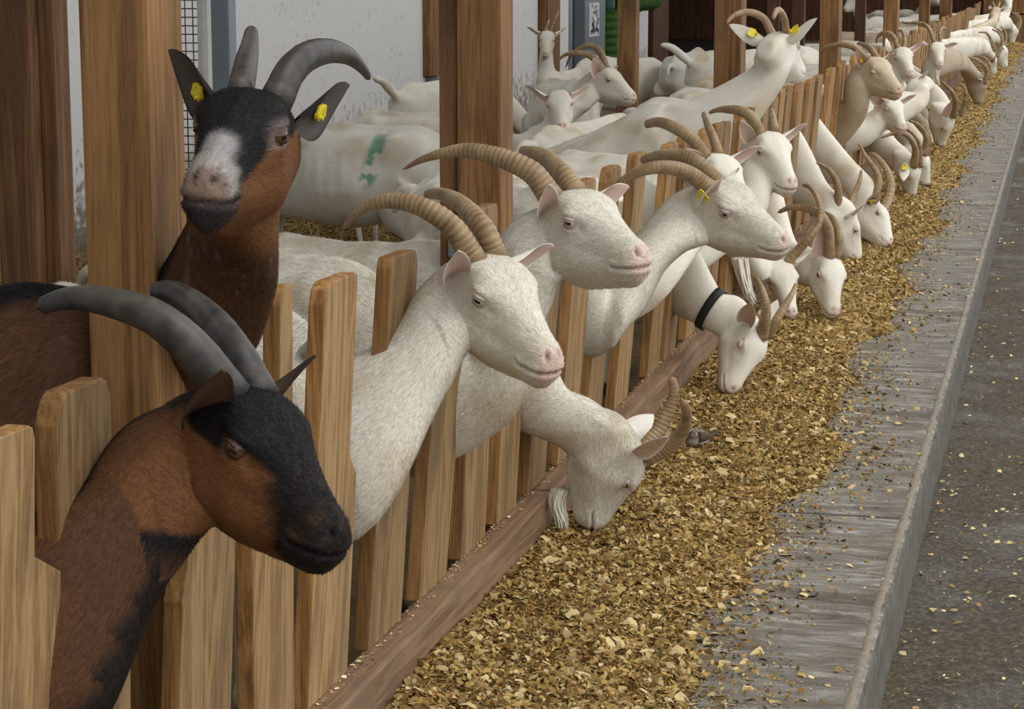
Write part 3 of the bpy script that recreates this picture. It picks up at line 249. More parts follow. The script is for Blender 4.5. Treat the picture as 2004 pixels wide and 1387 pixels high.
def face_detail(p, nrm, amt=1.):
    """sculpting of the head in head coordinates (metres, already unscaled)"""
    x, y, z = p[:, 0], np.abs(p[:, 1]), p[:, 2]; d = np.zeros(len(p))
    m = ss(.198, .208, x)*(z < -.03)
    d -= .0050*m*np.exp(-((z-mouth_z(x))/.0032)**2)
    d += .0022*m*np.exp(-((z-mouth_z(x)+.009)/.006)**2)+.0022*m*np.exp(-((z-mouth_z(x)-.008)/.006)**2)
    q = ((x-.2535)/.010)**2+((y-.0135-(x-.2535)*.25)/.0055)**2+((z+.022+(x-.2535)*.5)/.0055)**2
    d -= .0085*np.exp(-q)
    q = ((x-.250)/.012)**2+((y-.016)/.010)**2+((z+.012)/.008)**2; d += .0022*np.exp(-q)
    q = ((x-.098)/.022)**2+((z-.012)/.007)**2; d += .0060*np.exp(-q)*(y > .03)
    q = ((x-.099)/.014)**2+((z+.004)/.010)**2; d -= .0045*np.exp(-q)*(y > .03)
    q = ((x-.100)/.020)**2+((z+.020)/.006)**2; d += .0022*np.exp(-q)*(y > .03)
    q = ((x-.128)/.012)**2+((z+.012)/.010)**2; d -= .0035*np.exp(-q)*(y > .02)
    q = ((x-.075)/.035)**2+((z+.090)/.035)**2; d += .0045*np.exp(-q)*(y > .02)
    q = ((x-.150)/.040)**2+((z+.050)/.012)**2; d -= .0025*np.exp(-q)*(y > .015)
    q = ((x-.16)/.05)**2+(y/.012)**2; d += .0015*np.exp(-q)*(z > -.02)
    q = ((x-.232)/.02)**2+((z+.092)/.014)**2; d += .002*np.exp(-q)
    return d*amt
C_WHITE = np.array([.70, .675, .60]); C_PINK = np.array([.62, .40, .345]); C_DIRT = np.array([.50, .42, .29])
TONES = {'white': (1, 1, 1), 'cream': (.80, .70, .58), 'beige': (.62, .53, .45), 'grey': (.86, .87, .88)}
def mix(a, b, t): return a+(b-a)*t[:, None]
def coat_white(hp, inhead, wp, tone, sd):
    n = fbm(wp*9+sd, 3); n2 = fbm(wp*28+sd*2, 2)
    c = np.repeat((C_WHITE*np.array(tone))[None], len(wp), 0)
    c = mix(c, C_DIRT*np.array(tone), (.34+.30*(1-inhead))*ss(.47, .75, n)+.12*n2)
    x, y, z = hp[:, 0], np.abs(hp[:, 1]), hp[:, 2]
    pink = ss(.247, .262, x+.012*np.exp(-((z+.02)/.014)**2)-.02*ss(-.065, -.1, z))*inhead
    c = mix(c, C_PINK, .55*pink)
    q = ((x-.099)/.018)**2+((z+.006)/.014)**2+((y-.056)/.03)**2
    c = mix(c, C_PINK*.88, .7*np.exp(-q**1.5)*inhead)
    q = ((x-.122)/.010)**2+((z+.018)/.009)**2; c = mix(c, C_DIRT*.9, .6*np.exp(-q)*inhead*(y > .02))
    m = ss(.200, .207, x)*np.exp(-((z-mouth_z(x))/.0022)**2)*inhead
    c = mix(c, np.array([.14, .07, .06]), .8*m)
    q = ((x-.2545)/.009)**2+((y-.0135-(x-.2535)*.25)/.0042)**2+((z+.022+(x-.2535)*.5)/.0042)**2
    c = mix(c, np.array([.10, .035, .035]), .9*np.exp(-q**2)*inhead)
    return c
BRN = np.array([.158, .069, .027]); BLK = np.array([.0105, .0098, .0105]); DBR = np.array([.085, .042, .022]); GRY = np.array([.40, .39, .38])
def coat_brown(hp, inhead, wp, sc, sd, which):
    n = fbm(wp*40+sd, 3)-.5; n2 = fbm(wp*11+sd, 3)-.5
    x, y, z = hp[:, 0]+n*.012, np.abs(hp[:, 1])+n*.01, hp[:, 2]+n*.012
    c = np.repeat(DBR[None], len(wp), 0)
    c = mix(c, BRN*.8, ss(-.2, .25, n2)*.5)
    body = 1-inhead
    up = sc['up']; b = sc['b']
    c = mix(c, np.array([.26, .22, .20]), body*ss(.10, .32, fbm(wp*np.array([150, 150, 40])+sd, 2)-.5)*ss(0, .3, fbm(wp*12+9, 2)-.45)*(.5 if which == 2 else .10))
    c = mix(c, BLK, ss(.78, .93, up)*(1-ss(.03, .05, np.abs(sc['lat'])))*body)          # dorsal stripe
    c = mix(c, BLK, ss(.62, .86, -up)*sc['neck']*body*(.92 if which == 1 else .1))      # throat line
    c = mix(c, BLK, ss(.50, .42, wp[:, 2])*ss(.2, .1, sc['rr'])*body)
    # head: rusty cheeks, black mask
    h = np.repeat(BRN[None], len(wp), 0); h = mix(h, DBR, ss(.03, -.05, x)*.7)
    blk = np.zeros(len(wp))
    if which == 1:
        wdt = .043-.004*ss(.10, .14, x); blk = np.maximum(blk, ss(wdt+.004, wdt-.004, y)*ss(-.075, -.055, z)*ss(-.05, -.02, x))
        blk = np.maximum(blk, ss(.178, .196, x+.25*(z+.06)))
        blk = np.maximum(blk, ss(-.002, .006, z+.10*np.maximum(0, x-.09)))
        q = ((x-.04)/.055)**2+((z+.008)/.020)**2; blk = np.maximum(blk, ss(1.3, .6, q))
        blk = np.maximum(blk, ss(-.128, -.145, z)*ss(.06, .1, np.abs(x-.1)))
        blk = np.maximum(blk, ss(-.138, -.148, z-.25*ss(.16, .24, x)*.2))
        h = mix(h, np.array([.23, .12, .05]), np.exp(-(((x-.15)/.02)**2+((z+.085)/.02)**2))*.5)
        q = ((x-.222)/.016)**2+((z+.052)/.008)**2; h0 = np.exp(-q)+.8*np.exp(-(((x-.232)/.010)**2+((z+.020)/.008)**2))
    else:
        w2 = .056+.55*np.minimum(0, z+.004); blk = np.maximum(blk, ss(w2+.004, w2-.004, y)*ss(-.07, -.05, z)*ss(.235, .2, x)*ss(-.03, .0, x))
        blk = np.maximum(blk, ss(.0, .012, z)*ss(.13, .10, x))
        q = ((x-.03)/.05)**2+((z+.0)/.022)**2; blk = np.maximum(blk, ss(1.3, .6, q))
    h = mix(h, BLK, blk)
    if which == 1: h = mix(h, np.array([.10, .052, .026]), .6*np.clip(h0, 0, 1)); h = mix(h, np.array([.05, .03, .02]), .5*ss(.0, .25, fbm(wp*300, 2)-.5)*ss(.13, .2, x))
    if which == 2:
        wht = ss(.195, .215, x+.02*n)*ss(-.060, -.046, z)
        wht = np.maximum(wht, ss(.165, .185, x)*ss(.028, .012, y)*ss(-.03, -.015, z))
        h = mix(h, np.array([.34, .33, .325]), wht*.85*(1-.68*ss(.238, .256, x)))
        h = mix(h, BLK*3.0, ss(.195, .215, x)*ss(-.044, -.056, z)*.93)
        q = ((x-.100)/.030)**2+((z+.002)/.019)**2; h = mix(h, np.array([.30, .25, .235]), .7*np.exp(-q**2)*ss(.2, .6, n+.6)*(y > .03)*(hp[:, 1] > 0))
        h = mix(h, np.array([.14, .10, .09]), .7*np.exp(-(((x-.252)/.012)**2+((z+.025)/.012)**2)))
    m = ss(.200, .207, x)*np.exp(-((hp[:, 2]-mouth_z(hp[:, 0]))/.003)**2)
    h = mix(h, BLK*.6 if which == 1 else np.array([.06, .035, .03]), .9*m)
    q = ((hp[:, 0]-.2545)/.009)**2+((np.abs(hp[:, 1])-.0135)/.0045)**2+((hp[:, 2]+.022)/.0045)**2
    h = mix(h, BLK*.3, .95*np.exp(-q**2))
    q = ((hp[:, 0]-.099)/.016)**2+((hp[:, 2]+.006)/.012)**2
    h = mix(h, np.array([.17, .10, .085]), .6*np.exp(-q**2)*(np.abs(hp[:, 1]) > .03))
    return mix(c, h, np.clip(sc['inhc'], 0, 1))

def smooth_np(me, it, w):
    n = len(me.vertices); e = np.empty(len(me.edges)*2, np.int32); me.edges.foreach_get('vertices', e); e = e.reshape(-1, 2)
    co = np.empty(n*3, np.float32); me.vertices.foreach_get('co', co); co = co.reshape(-1, 3).astype(float)
    deg = np.bincount(e.ravel(), minlength=n)[:, None]
    for k in range(it):
        s = np.stack([np.bincount(e[:, 0], co[e[:, 1], a], n)+np.bincount(e[:, 1], co[e[:, 0], a], n) for a in range(3)], 1)
        co += (s/np.maximum(deg, 1)-co)*(.5*w)[:, None]
    return co
def remesh(V, F, vox):
    me = mesh_np('tmp', V, F); o = bpy.data.objects.new('tmp', me); COL.objects.link(o)
    m = o.modifiers.new('r', 'REMESH'); m.mode = 'VOXEL'; m.voxel_size = vox; m.use_smooth_shade = True
    dg = bpy.context.evaluated_depsgraph_get(); out = bpy.data.meshes.new_from_object(o.evaluated_get(dg))
    bpy.data.objects.remove(o); bpy.data.meshes.remove(me); out.materials.clear(); return out
def make_ear(g, side, base, tip, front, cols, ws=1., name='ear'):
    inner, outer, rim = cols
    ax = tip-base; L = np.linalg.norm(ax); ax /= L
    nrm = front-(front@ax)*ax; nrm /= np.linalg.norm(nrm); wv = np.cross(ax, nrm)
    nu, nv = 26, 15; V = []; C = []; FL = []
    for sheet in (0, 1):
        for i in range(nu):
            u = i/(nu-1); w = (.015*(1-u)**.6+.0215*math.sin(math.pi*u**.85)**.8)*L/.145*ws
            cup = 1.9*(1-u)**1.3+.35
            for j in range(nv):
                v = -1+2*j/(nv-1)
                a = v*cup*.75
                off = wv*(w*math.sin(a)/max(math.sin(min(cup*.75, math.pi/2)), .3))+nrm*(w*(1-math.cos(a))*.9)
                bend = -nrm*.10*L*u*u*.6
                p = base+ax*(u*L)+off+bend-nrm*(.0018 if sheet == 0 else -.0018)*(1-abs(v)**3)
                V.append(p); C.append(mix_c(outer if sheet == 0 else inner, rim, abs(v)**6)); FL.append((u*L, v*.03, sheet*.1))
    F = []
    for s in (0, 1):
        for i in range(nu-1):
            for j in range(nv-1):
                q = [s*nu*nv+i*nv+j, s*nu*nv+i*nv+j+1, s*nu*nv+(i+1)*nv+j+1, s*nu*nv+(i+1)*nv+j]
                F.append(q if s else q[::-1])
    n2 = nu*nv
    for i in range(nu-1):
        F.append([i*nv, (i+1)*nv, n2+(i+1)*nv, n2+i*nv]); F.append([(i+1)*nv+nv-1, i*nv+nv-1, n2+i*nv+nv-1, n2+(i+1)*nv+nv-1])
    me = mesh_np(name, np.array(V)-g['o'], F); setcol(me, C, FL)
    o = link(name, me, M['ear'], g['obj'])
    return o, (base, ax, nrm, wv, L)
def mix_c(a, b, t): return np.array(a)*(1-t)+np.array(b)*t
def make_tag(g, earobj, e, back=False, ts=1.):
    base, ax, nrm, wv, L = e; s = -1 if back else 1
    c = base+ax*L*.34+nrm*s*(.016 if back else .006); bm = bmesh.new()
    hw, hh, t = .019*ts, .021*ts, .0016
    out = [(-hw, -hh*.6), (-hw*.75, -hh), (hw*.75, -hh), (hw, -hh*.6), (hw, hh*.35), (hw*.4, hh*.75), (hw*.25, hh*1.2), (-hw*.25, hh*1.2), (-hw*.4, hh*.75), (-hw, hh*.35)]
    def P(a, b, d): return Vector(c+wv*a+ax*(-b)*.9+nrm*s*(d+.25*abs(b))-g['o'])
    f = [bm.verts.new(P(a, b, t)) for a, b in out]; k = [bm.verts.new(P(a, b, -t)) for a, b in out]
    bm.faces.new(f); bm.faces.new(k[::-1]); n = len(out)
    for i in range(n): bm.faces.new((f[i], k[i], k[(i+1) % n], f[(i+1) % n]))
    # stud
    for rr, d0, d1 in ((.006, t, .006), (.003, .006, .012)):
        a = [bm.verts.new(P(rr*math.cos(x), rr*math.sin(x)+hh*.8, d0)) for x in np.arange(10)*2*math.pi/10]
        b = [bm.verts.new(P(rr*math.cos(x), rr*math.sin(x)+hh*.8, d1)) for x in np.arange(10)*2*math.pi/10]
        for i in range(10): bm.faces.new((a[i], a[(i+1) % 10], b[(i+1) % 10], b[i]))
        bm.faces.new(b)
    # printed digits as dark strokes
    for a0, b0, a1, b1 in ((-.011, -.012, -.011, .002), (-.006, -.012, -.001, -.012), (-.001, -.012, -.001, -.004), (-.006, -.004, -.001, -.004), (-.006, .002, -.001, .002), (.005, -.012, .005, .002), (.010, -.012, .010, .002)):
        hx, hy = (.001, 0) if a0 == a1 else (0, .001)
        vs = [bm.verts.new(P(x*ts, y*ts, t*1.5)) for x, y in ((a0-hx, b0-hy), (a1-hx, b1-hy), (a1+hx, b1+hy), (a0+hx, b0+hy))]
        bm.faces.new(vs).material_index = 1
    bmesh.ops.recalc_face_normals(bm, faces=bm.faces[:])
    me = bpy.data.meshes.new('ear_tag'); bm.to_mesh(me); bm.free()
    o = link('ear_tag', me, [M['tag'], M['tagmark']], earobj, smooth=False); tag(o, 'yellow plastic tag'); return o
def make_horn(g, side, pts, r0, r1, lat, hcol, vox):
    P = arclen_resample(catmull(np.array(pts), 120), 160 if vox < .006 else 60 if vox < .009 else 36)
    # root sinks into the skull
    P = np.vstack([P[0]-(P[1]-P[0])/np.linalg.norm(P[1]-P[0])*.02, P])
    n = len(P); seg = np.r_[0, np.cumsum(np.linalg.norm(np.diff(P, axis=0), axis=1))]; t = seg/seg[-1]
    r = (r0+(r1-r0)*t**1.1)*(1-ss(.965, 1., t)*.72)
    rid = np.sin(seg/(.0105 if hcol == 'tan' else .02)*2*math.pi+1.5*np.sin(seg*37))
    amp = (.026 if hcol == 'tan' else .007)*ss(1., .6, t)
    m = 20 if vox < .009 else 12
    V, F, (T, A, B) = tube(P, r*.86*(1+amp*rid), r*1.06*(1+amp*rid), lat, m)
    nn = fbm(V*60, 3); nl = fbm(V*14, 2)
    rv = np.r_[np.repeat(rid, m), rid[0], rid[-1]]; tv = np.r_[np.repeat(t, m), 0, 1.]
    if hcol == 'tan': a, b, cc = np.array([.35, .255, .145]), np.array([.165, .10, .05]), np.array([.25, .135, .085])
    elif hcol == 'dark': a, b, cc = np.array([.05, .045, .04]), np.array([.03, .028, .026]), np.array([.03, .03, .03])
    else: a, b, cc = np.array([.080, .070, .060]), np.array([.016, .017, .020]), np.array([.035, .037, .043])
    C = mix(np.repeat(a[None], len(V), 0), b, np.clip(.42-(.27 if hcol == 'tan' else .05)*rv+1.1*(nn-.5)+.9*(nl-.5), 0, 1)); C = mix(C, cc, ss(.75, 1, tv)*.7)
    me = mesh_np('horn', V-g['o'], F); setcol(me, C, np.stack([np.r_[np.repeat(seg, m), 0, seg[-1]], V[:, 1], V[:, 2]], 1))
    return link('horn', me, M['horn'], g['obj'])
def make_eye(g, H, sg, kind, closed):
    R, o, s = H; bm = bmesh.new(); r = .0160
    c = np.array([.0985, sg*.0485, -.004])
    look = np.array([.30, sg*.95, -.02]); look /= np.linalg.norm(look); up = np.array([0, 0, 1.]); up -= up@look*look; up /= np.linalg.norm(up); sd = np.cross(up, look)
    nu, nv = 48, 30; grid = []
    for i in range(nv+1):
        th = math.pi*.62*i/nv; row = []
        for j in range(nu):
            ph = 2*math.pi*j/nu; d = look*math.cos(th)+(sd*math.cos(ph)+up*math.sin(ph))*math.sin(th); row.append((d, bm.verts.new(Vector(s*R@(c+r*d)+o-g['o']))))
        grid.append(row)
    for i in range(nv):
        for j in range(nu):
            q = [grid[i][j], grid[i][(j+1) % nu], grid[i+1][(j+1) % nu], grid[i+1][j]]
            try: f = bm.faces.new([x[1] for x in q])
            except ValueError: continue
            d = sum(x[0] for x in q)/4; hx, hz = d@sd, d@up
            f.material_index = 1 if (abs(hz) < .17 and abs(hx) < .44) else 0
    # lids
    for z0, z1 in ((.50 if not closed else -.12, 1.0), (-1., -.52)):
        rows = []
        for i in range(9):
            a = math.asin(z0)+(math.asin(z1)-math.asin(z0))*i/8 if z0 > -.5 else math.asin(z1)+(math.asin(z0)-math.asin(z1))*i/8
            row = []
            for j in range(17):
                b = -1.25+2.5*j/16; aa = a*(1-.35*(abs(b)/1.25)**2) if i < 4 else a
                d = look*math.cos(aa)*math.cos(b)+sd*math.cos(aa)*math.sin(b)+up*math.sin(aa)
                row.append(bm.verts.new(Vector(s*R@(c+(r*1.09+.0008*(i == 0))*d)+o-g['o'])))
            rows.append(row)
        for i in range(8):
            for j in range(16): bm.faces.new((rows[i][j], rows[i][j+1], rows[i+1][j+1], rows[i+1][j])).material_index = 2
    bmesh.ops.recalc_face_normals(bm, faces=bm.faces[:])
    me = bpy.data.meshes.new('eye'); bm.to_mesh(me); bm.free()
    return link('eye', me, [M['eye_w' if kind == 'w' else 'eye_b'], M['pupil'], M['lid_w' if kind == 'w' else 'lid_b']], g['obj'])
def make_beard(g, pts, wid, col=(.70, .66, .56), n=110):
    P0 = catmull(np.array(pts), 16); V = []; F = []; rr = np.random.RandomState(5)
    for k in range(n):
        a = rr.rand()*2*math.pi; q = math.sqrt(rr.rand())*wid; ln = .6+.4*rr.rand(); m = max(5, int(16*ln)); cv = rr.randn(3)*.006
        off = np.array([math.cos(a)*q, math.sin(a)*q, 0])
        for i in range(m):
            t = i/(m-1); p = P0[i]+off*(1-.65*t**1.5)+cv*t*t; w = .0028*(1-t**2)+.0003
            for e in range(3): V.append(p+w*np.array([math.cos(e*2.1+k), math.sin(e*2.1+k), 0]))
        b0 = len(V)-3*m
        for i in range(m-1):
            for e in range(3): F.append((b0+3*i+e, b0+3*i+(e+1) % 3, b0+3*i+3+(e+1) % 3, b0+3*i+3+e))
    V = np.array(V); me = mesh_np('beard', V-g['o'], F); setcol(me, np.repeat(np.array(col)[None], len(V), 0)*(1+.25*(fbm(V*80)-.5))[:, None], V)
    return link('beard', me, M['ear'], g['obj'])

LEGS = [(-.20, [(.5, .10, .075), (.40, .095, .05), (.30, .095, .036), (.225, .09, .027), (.19, .09, .024), (.09, .09, .016), (.06, .09, .021), (.03, .09, .017), (.0, .09, .027)], [0, .0, .015, .02, .018, .015, .012, .02, .035]),
        (-.88, [(.52, .10, .10), (.42, .105, .085), (.34, .10, .05), (.27, .10, .030), (.235, .10, .024), (.10, .10, .016), (.065, .10, .021), (.03, .10, .017), (.0, .10, .027)], [0, .07, .03, -.03, -.045, -.03, -.025, -.02, -.005])]
def make_goat(key, D, label, group):
    H = D['head']; R = np.array(H['R']); o = np.array(H['o']); s = H['s']
    dist = np.linalg.norm(o-CAM); vox = .0046 if dist < 5.4 else .0062 if dist < 8 else .0085 if dist < 13 else .012 if dist < 18 else .016
    bs = D['s']; floor = 0.
    if D.get('slot'):
        P = np.array([D.get('xf', 0.)-.06, D['slot'], 0.]); fw = np.array([.86, -.50+math.sin(D['slot']*7.7)*.06, 0]) if key != 'G1' else np.array([1., .0, 0])
        if 'fwd' in D: fw = np.array([*D['fwd'], 0.])
    else:
        fw = np.array([float(x) for x in D['body']]); fw = -fw; P = np.array([o[0], o[1], 0])-fw/np.linalg.norm(fw)*.22
        if 'P' in D: P = np.array([D['P'][0], D['P'][1], 0.])
    fw /= np.linalg.norm(fw); lt = np.array([-fw[1], fw[0], 0])
    g = {'o': np.array([P[0]+fw[0]*-.5*bs, P[1]+fw[1]*-.5*bs, 0.])}
    pit = D.get('pitch', 0.)
    def B(x, z, y=0): return P+fw*x*bs+lt*y*bs+np.array([0, 0, (z+pit*(x+.45)*ss(.1, .45, z))*bs])
    neck = [(np.array(p), r) for p, r in D['neck']]
    if D.get('slot') and len(neck) > 2: neck = neck[:-1]
    nz = neck[-1][0][2]/bs; nbz = min(.575, max(.50, .3*nz+.345))
    hb = o+s*R@np.array([.035, 0, -.072])
    sp = [(hb, .044*s, .062*s)]
    for i, (p, r) in enumerate(neck): sp.append((p, r*(.64-.02*i), r))
    last = neck[-1][0]
    sp += [(B(-.075, nbz), .068*bs, D.get('nbr', .19)*bs), (B(-.24, .575), .115*bs, .205*bs), (B(-.42, .555), .155*bs, .205*bs), (B(-.60, .545), .17*bs, .21*bs), (B(-.78, .575), .15*bs, .18*bs), (B(-.92, .60), .125*bs, .155*bs), (B(-1.01, .63), .06*bs, .09*bs)]
    # drop a neck point that already lies behind the shoulder start
    pts = np.array([x[0] for x in sp]); ra = np.array([x[1] for x in sp]); rb = np.array([x[2] for x in sp])
    Q = catmull(np.column_stack([pts, ra, rb]), 90)
    hl = R[:, 1]; t = np.linspace(0, 1, 90); k = len(neck)/(len(sp)-1)
    lat = hl[None]*(1-ss(0, k, t))[:, None]+lt[None]*ss(0, k, t)[:, None]
    V, F, fr = tube(Q[:, :3], Q[:, 3], Q[:, 4], lat, 28); parts = [(V, F)]
    parts.append((o+s*HV@R.T, HF))
    for x0, prof, dx in LEGS:
        for sg in (-1, 1):
            ph = .04*math.sin(key.__hash__() % 7+sg*2+x0*9) if False else .03*sg*(1 if x0 > -.5 else -1)
            LP = np.array([np.r_[B(x0+d+ph*(1-z/.5), z, sg*y*.95), r*bs] for (z, y, r), d in zip(prof, dx)])
            q = catmull(LP, 34); v, f, _ = tube(q[:, :3], q[:, 3]*.82, q[:, 3]*1.05, lt, 12); parts.append((v, f))
    # tail and udder
    tp = [B(-.99, .665), B(-1.05, .68), B(-1.10, .66), B(-1.13, .60)] if not D.get('tailup') else [B(-.99, .665), B(-1.06, .73), B(-1.13, .78), B(-1.20, .80)]
    q = catmull(np.array(tp), 14); v, f, _ = tube(q, np.linspace(.035, .018, 14)*bs, np.linspace(.028, .012, 14)*bs, lt, 10); parts.append((v, f))
    q = catmull(np.array([B(-.82, .46), B(-.84, .38), B(-.84, .31)]), 10); v, f, _ = tube(q, np.array([.06, .07, .075, .08, .08, .075, .07, .06, .045, .015])*bs, np.array([.06, .07, .075, .08, .08, .075, .07, .06, .045, .015])*bs, lt, 12); parts.append((v, f))
    VV = []; FF = []; n0 = 0
    for v, f in parts: VV.append(v); FF += [tuple(i+n0 for i in x) for x in f]; n0 += len(v)
    me = remesh(np.vstack(VV), FF, vox)
    n = len(me.vertices); co = np.empty(n*3, np.float32); me.vertices.foreach_get('co', co); co = co.reshape(-1, 3).astype(float)
    def headco(c): return ((c-o)@R)/s
    hp = headco(co); face = ss(.0, .05, hp[:, 0])*(np.abs(hp[:, 1]) < .1)*(hp[:, 2] > -.2)*(hp[:, 2] < .1)*(hp[:, 0] < .3)
    it = int(.075/vox); co = smooth_np(me, it, 1-.80*face)
    hp = headco(co); inh = ss(-.03, .02, hp[:, 0]+.25*np.maximum(0, -.10-hp[:, 2])*-1)*(hp[:, 2] > -.2+.08*ss(.14, .20, hp[:, 0]))*(np.abs(hp[:, 1]) < .1)*(hp[:, 2] > -.2)*(hp[:, 2] < .1)*(hp[:, 0] < .3)
    me.vertices.foreach_set('co', co.astype(np.float32).ravel()); me.update()
    nr = np.empty(n*3, np.float32); me.vertices.foreach_get('normal', nr); nr = nr.reshape(-1, 3)
    if vox < .013: co = co+nr*(s*face_detail(hp, nr)*(inh > .05))[:, None]
    rb_ = co-P; xb = rb_@fw/bs; yb = rb_@lt/bs; zb_ = co[:, 2]/bs-pit*(xb+.45); bw = ss(.0, -.12, xb)*(1-inh)
    gz = lambda x0, y0, z0, r_: np.exp(-((xb-x0)**2+(np.abs(yb)-y0)**2+(zb_-z0)**2)/r_**2)
    rel_ = .020*gz(-.79, .095, .70, .045)-.022*gz(-.70, .14, .60, .075)+.013*gz(-.21, .075, .70, .06)-.012*gz(-.36, .12, .66, .07)+.016*gz(-.98, .07, .66, .04)
    rel_ += .010*np.exp(-(yb/.018)**2)*ss(.66, .74, zb_)-.006*np.exp(-((np.abs(yb)-.05)/.025)**2)*ss(.64, .72, zb_)
    rel_ += 0.0010*np.sin(xb*2*np.pi/.055)*np.exp(-((xb+.5)/.16)**2)*ss(.45, .52, zb_)*ss(.70, .62, zb_)+.020*(fbm((co-g['o'])*7+len(key)*3.3, 2)-.5)*ss(.4, .5, zb_)
    co = co+nr*(rel_*bw*bs)[:, None]
    # spine coordinates
    Qs = Q[:, :3]; best = np.full(n, 1e9); bi = np.zeros(n, int)
    for i in range(0, 90, 2):
        d = ((co-Qs[i])**2).sum(1); w = d < best; best[w] = d[w]; bi[w] = i
    T, A, Bv = fr; rel = co-Qs[bi]; a = (rel*A[bi]).sum(1); b = (rel*Bv[bi]).sum(1); tt = (rel*T[bi]).sum(1)
    seg = np.r_[0, np.cumsum(np.linalg.norm(np.diff(Qs, axis=0), axis=1))]
    sgn = np.sign((Bv[45]*np.array([0, 0, 1])).sum()) or 1
    inhc = ss(-.11, .03, hp[:, 0]-.5*np.maximum(0, -.14-hp[:, 2]))*(np.abs(hp[:, 1]) < .12)*(hp[:, 2] > -.21)*(hp[:, 2] < .1)*(hp[:, 0] < .3)*ss(-.21, -.15, hp[:, 2])
    sc = {'inhc': inhc, 'up': sgn*b/np.maximum(Q[bi, 4], .01), 'lat': a, 'b': b, 'neck': ss(.62, .5, t[bi]), 'rr': np.sqrt(best), 't': t[bi]}
    flow = np.stack([seg[bi]+tt, a, b], 1); flow = np.where((inh > .5)[:, None], hp*s+np.array([5., 0, 0]), flow)
    legv = (co[:, 2] < .36*bs); flow[legv] = co[legv][:, [2, 0, 1]]
    sd = (sum(ord(c) for c in key)*1.37) % 50
    if key in ('G1', 'G2'): C = coat_brown(hp, inh, co-g['o'], sc, sd, 1 if key == 'G1' else 2)
    else: C = coat_white(hp, inh, co-g['o'], TONES[D.get('col', 'white')], sd)
    if key == 'G2':
        C = mix(C, BLK, ss(.52, .45, co[:, 2])*(np.sqrt(best) > .12))
    if key == 'B5':
        q = np.abs(fw@(co-B(-.72, 0)).T+.25*(co[:, 2]-.65))/.035; C = mix(C, np.array([.03, .22, .12]), .75*(1-ss(.5, 1.3, q))*ss(.50, .55, co[:, 2]/bs)*ss(.76, .7, co[:, 2]/bs)*(fbm(co*25) > .42))
    hoof = ss(.05, .035, co[:, 2]); C = mix(C, np.array([.05, .042, .035]), hoof)
    me.vertices.foreach_set('co', (co-g['o']).astype(np.float32).ravel()); setcol(me, C, flow); me.update()
    hd_ = -R[:, 0]*1.0-R[:, 2]*.25; fdir = np.where((inh > .5)[:, None], hd_, T[bi]+np.array([0, 0, -.30])); fdir[legv] = np.array([0, 0, -1.])
    if vox < .0062 or key == 'G5': make_fur.todo = (me, C, fdir, ss(.55, .35, t[bi]), key)
    else: make_fur.todo = None
    ob = link('goat', me, M['coat']); ob.location = g['o']; g['obj'] = ob
    tag(ob, label, 'goat', group)
    if make_fur.todo: make_fur(ob, *make_fur.todo)
    brown = key in ('G1', 'G2'); Hh = (R, o, s)
    for sd_, pts in D['horns'].items():
        r0, r1 = D['hr'][sd_]; make_horn(g, sd_, pts, r0, r1, R[:, 1], 'grey' if brown else D.get('hcol', 'tan'), vox)
    tn = np.array(TONES[D.get('col', 'white')])
    for sd_, tip in D['ears'].items():
        sg = -1 if sd_ == 'R' else 1; base = o+s*R@np.array([.010, sg*.050, -.014]); tip = np.array(tip)
        front = R@np.array([.96, sg*.10, -.22])
        if key == 'G1': cols = ((.035, .022, .016) if sd_ == 'L' else (.085, .045, .022), (.05, .028, .015) if sd_ == 'L' else (.12, .062, .028), (.01, .008, .007))
        elif key == 'G2': cols = ((.075, .062, .055), (.03, .024, .02), (.012, .01, .01))
        else: cols = (np.array((.60, .43, .37))*tn, C_WHITE*tn, C_WHITE*tn)
        eo, e = make_ear(g, sd_, base, tip, front, cols, .76 if sd_ == 'R' and key in ('G3', 'G4', 'G8', 'G14') else 1.)
        if sd_ in D.get('tags', ''):
            if key == 'G5':
                nl = R@np.array([.2, sg, .1]); nl -= nl@e[1]*e[1]; nl /= np.linalg.norm(nl); e = (e[0], e[1], nl, np.cross(e[1], nl), e[4])
                make_tag(g, eo, e, False, 1.)
            else: make_tag(g, eo, e, D.get('tagback', False), {'G2': .62, 'G14': .5}.get(key, 1.))
    if vox < .013:
        for sg in (-1, 1): make_eye(g, Hh, sg, 'b' if brown else 'w', D.get('shut', False))
    if 'beard' in D: make_beard(g, [np.array(p) for p in D['beard']], .026*s)
    if D.get('collar'):
        i = 30; pc = np.array(neck[-1][0]); q = Q[np.argmin(((Q[:, :3]-pc)**2).sum(1))-1]; j = np.argmin(((Q[:, :3]-pc)**2).sum(1))-1
        th = np.linspace(0, 2*math.pi, 41)[:-1]; Vc = []; Fc = []
        for w0, rad in ((-.014, 1.0), (-.014, 1.05), (.014, 1.05), (.014, 1.0)):
            for x in th: Vc.append(Q[j, :3]+T[j]*w0+rad*(A[j]*math.cos(x)*(Q[j, 3]+.004)+Bv[j]*math.sin(x)*(Q[j, 4]+.004)))
        for r_ in range(4):
            for x in range(40): Fc.append((r_*40+x, r_*40+(x+1) % 40, ((r_+1) % 4)*40+(x+1) % 40, ((r_+1) % 4)*40+x))
        cm = mesh_np('collar', np.array(Vc)-g['o'], Fc); link('collar', cm, M['collar'], ob)
    return ob
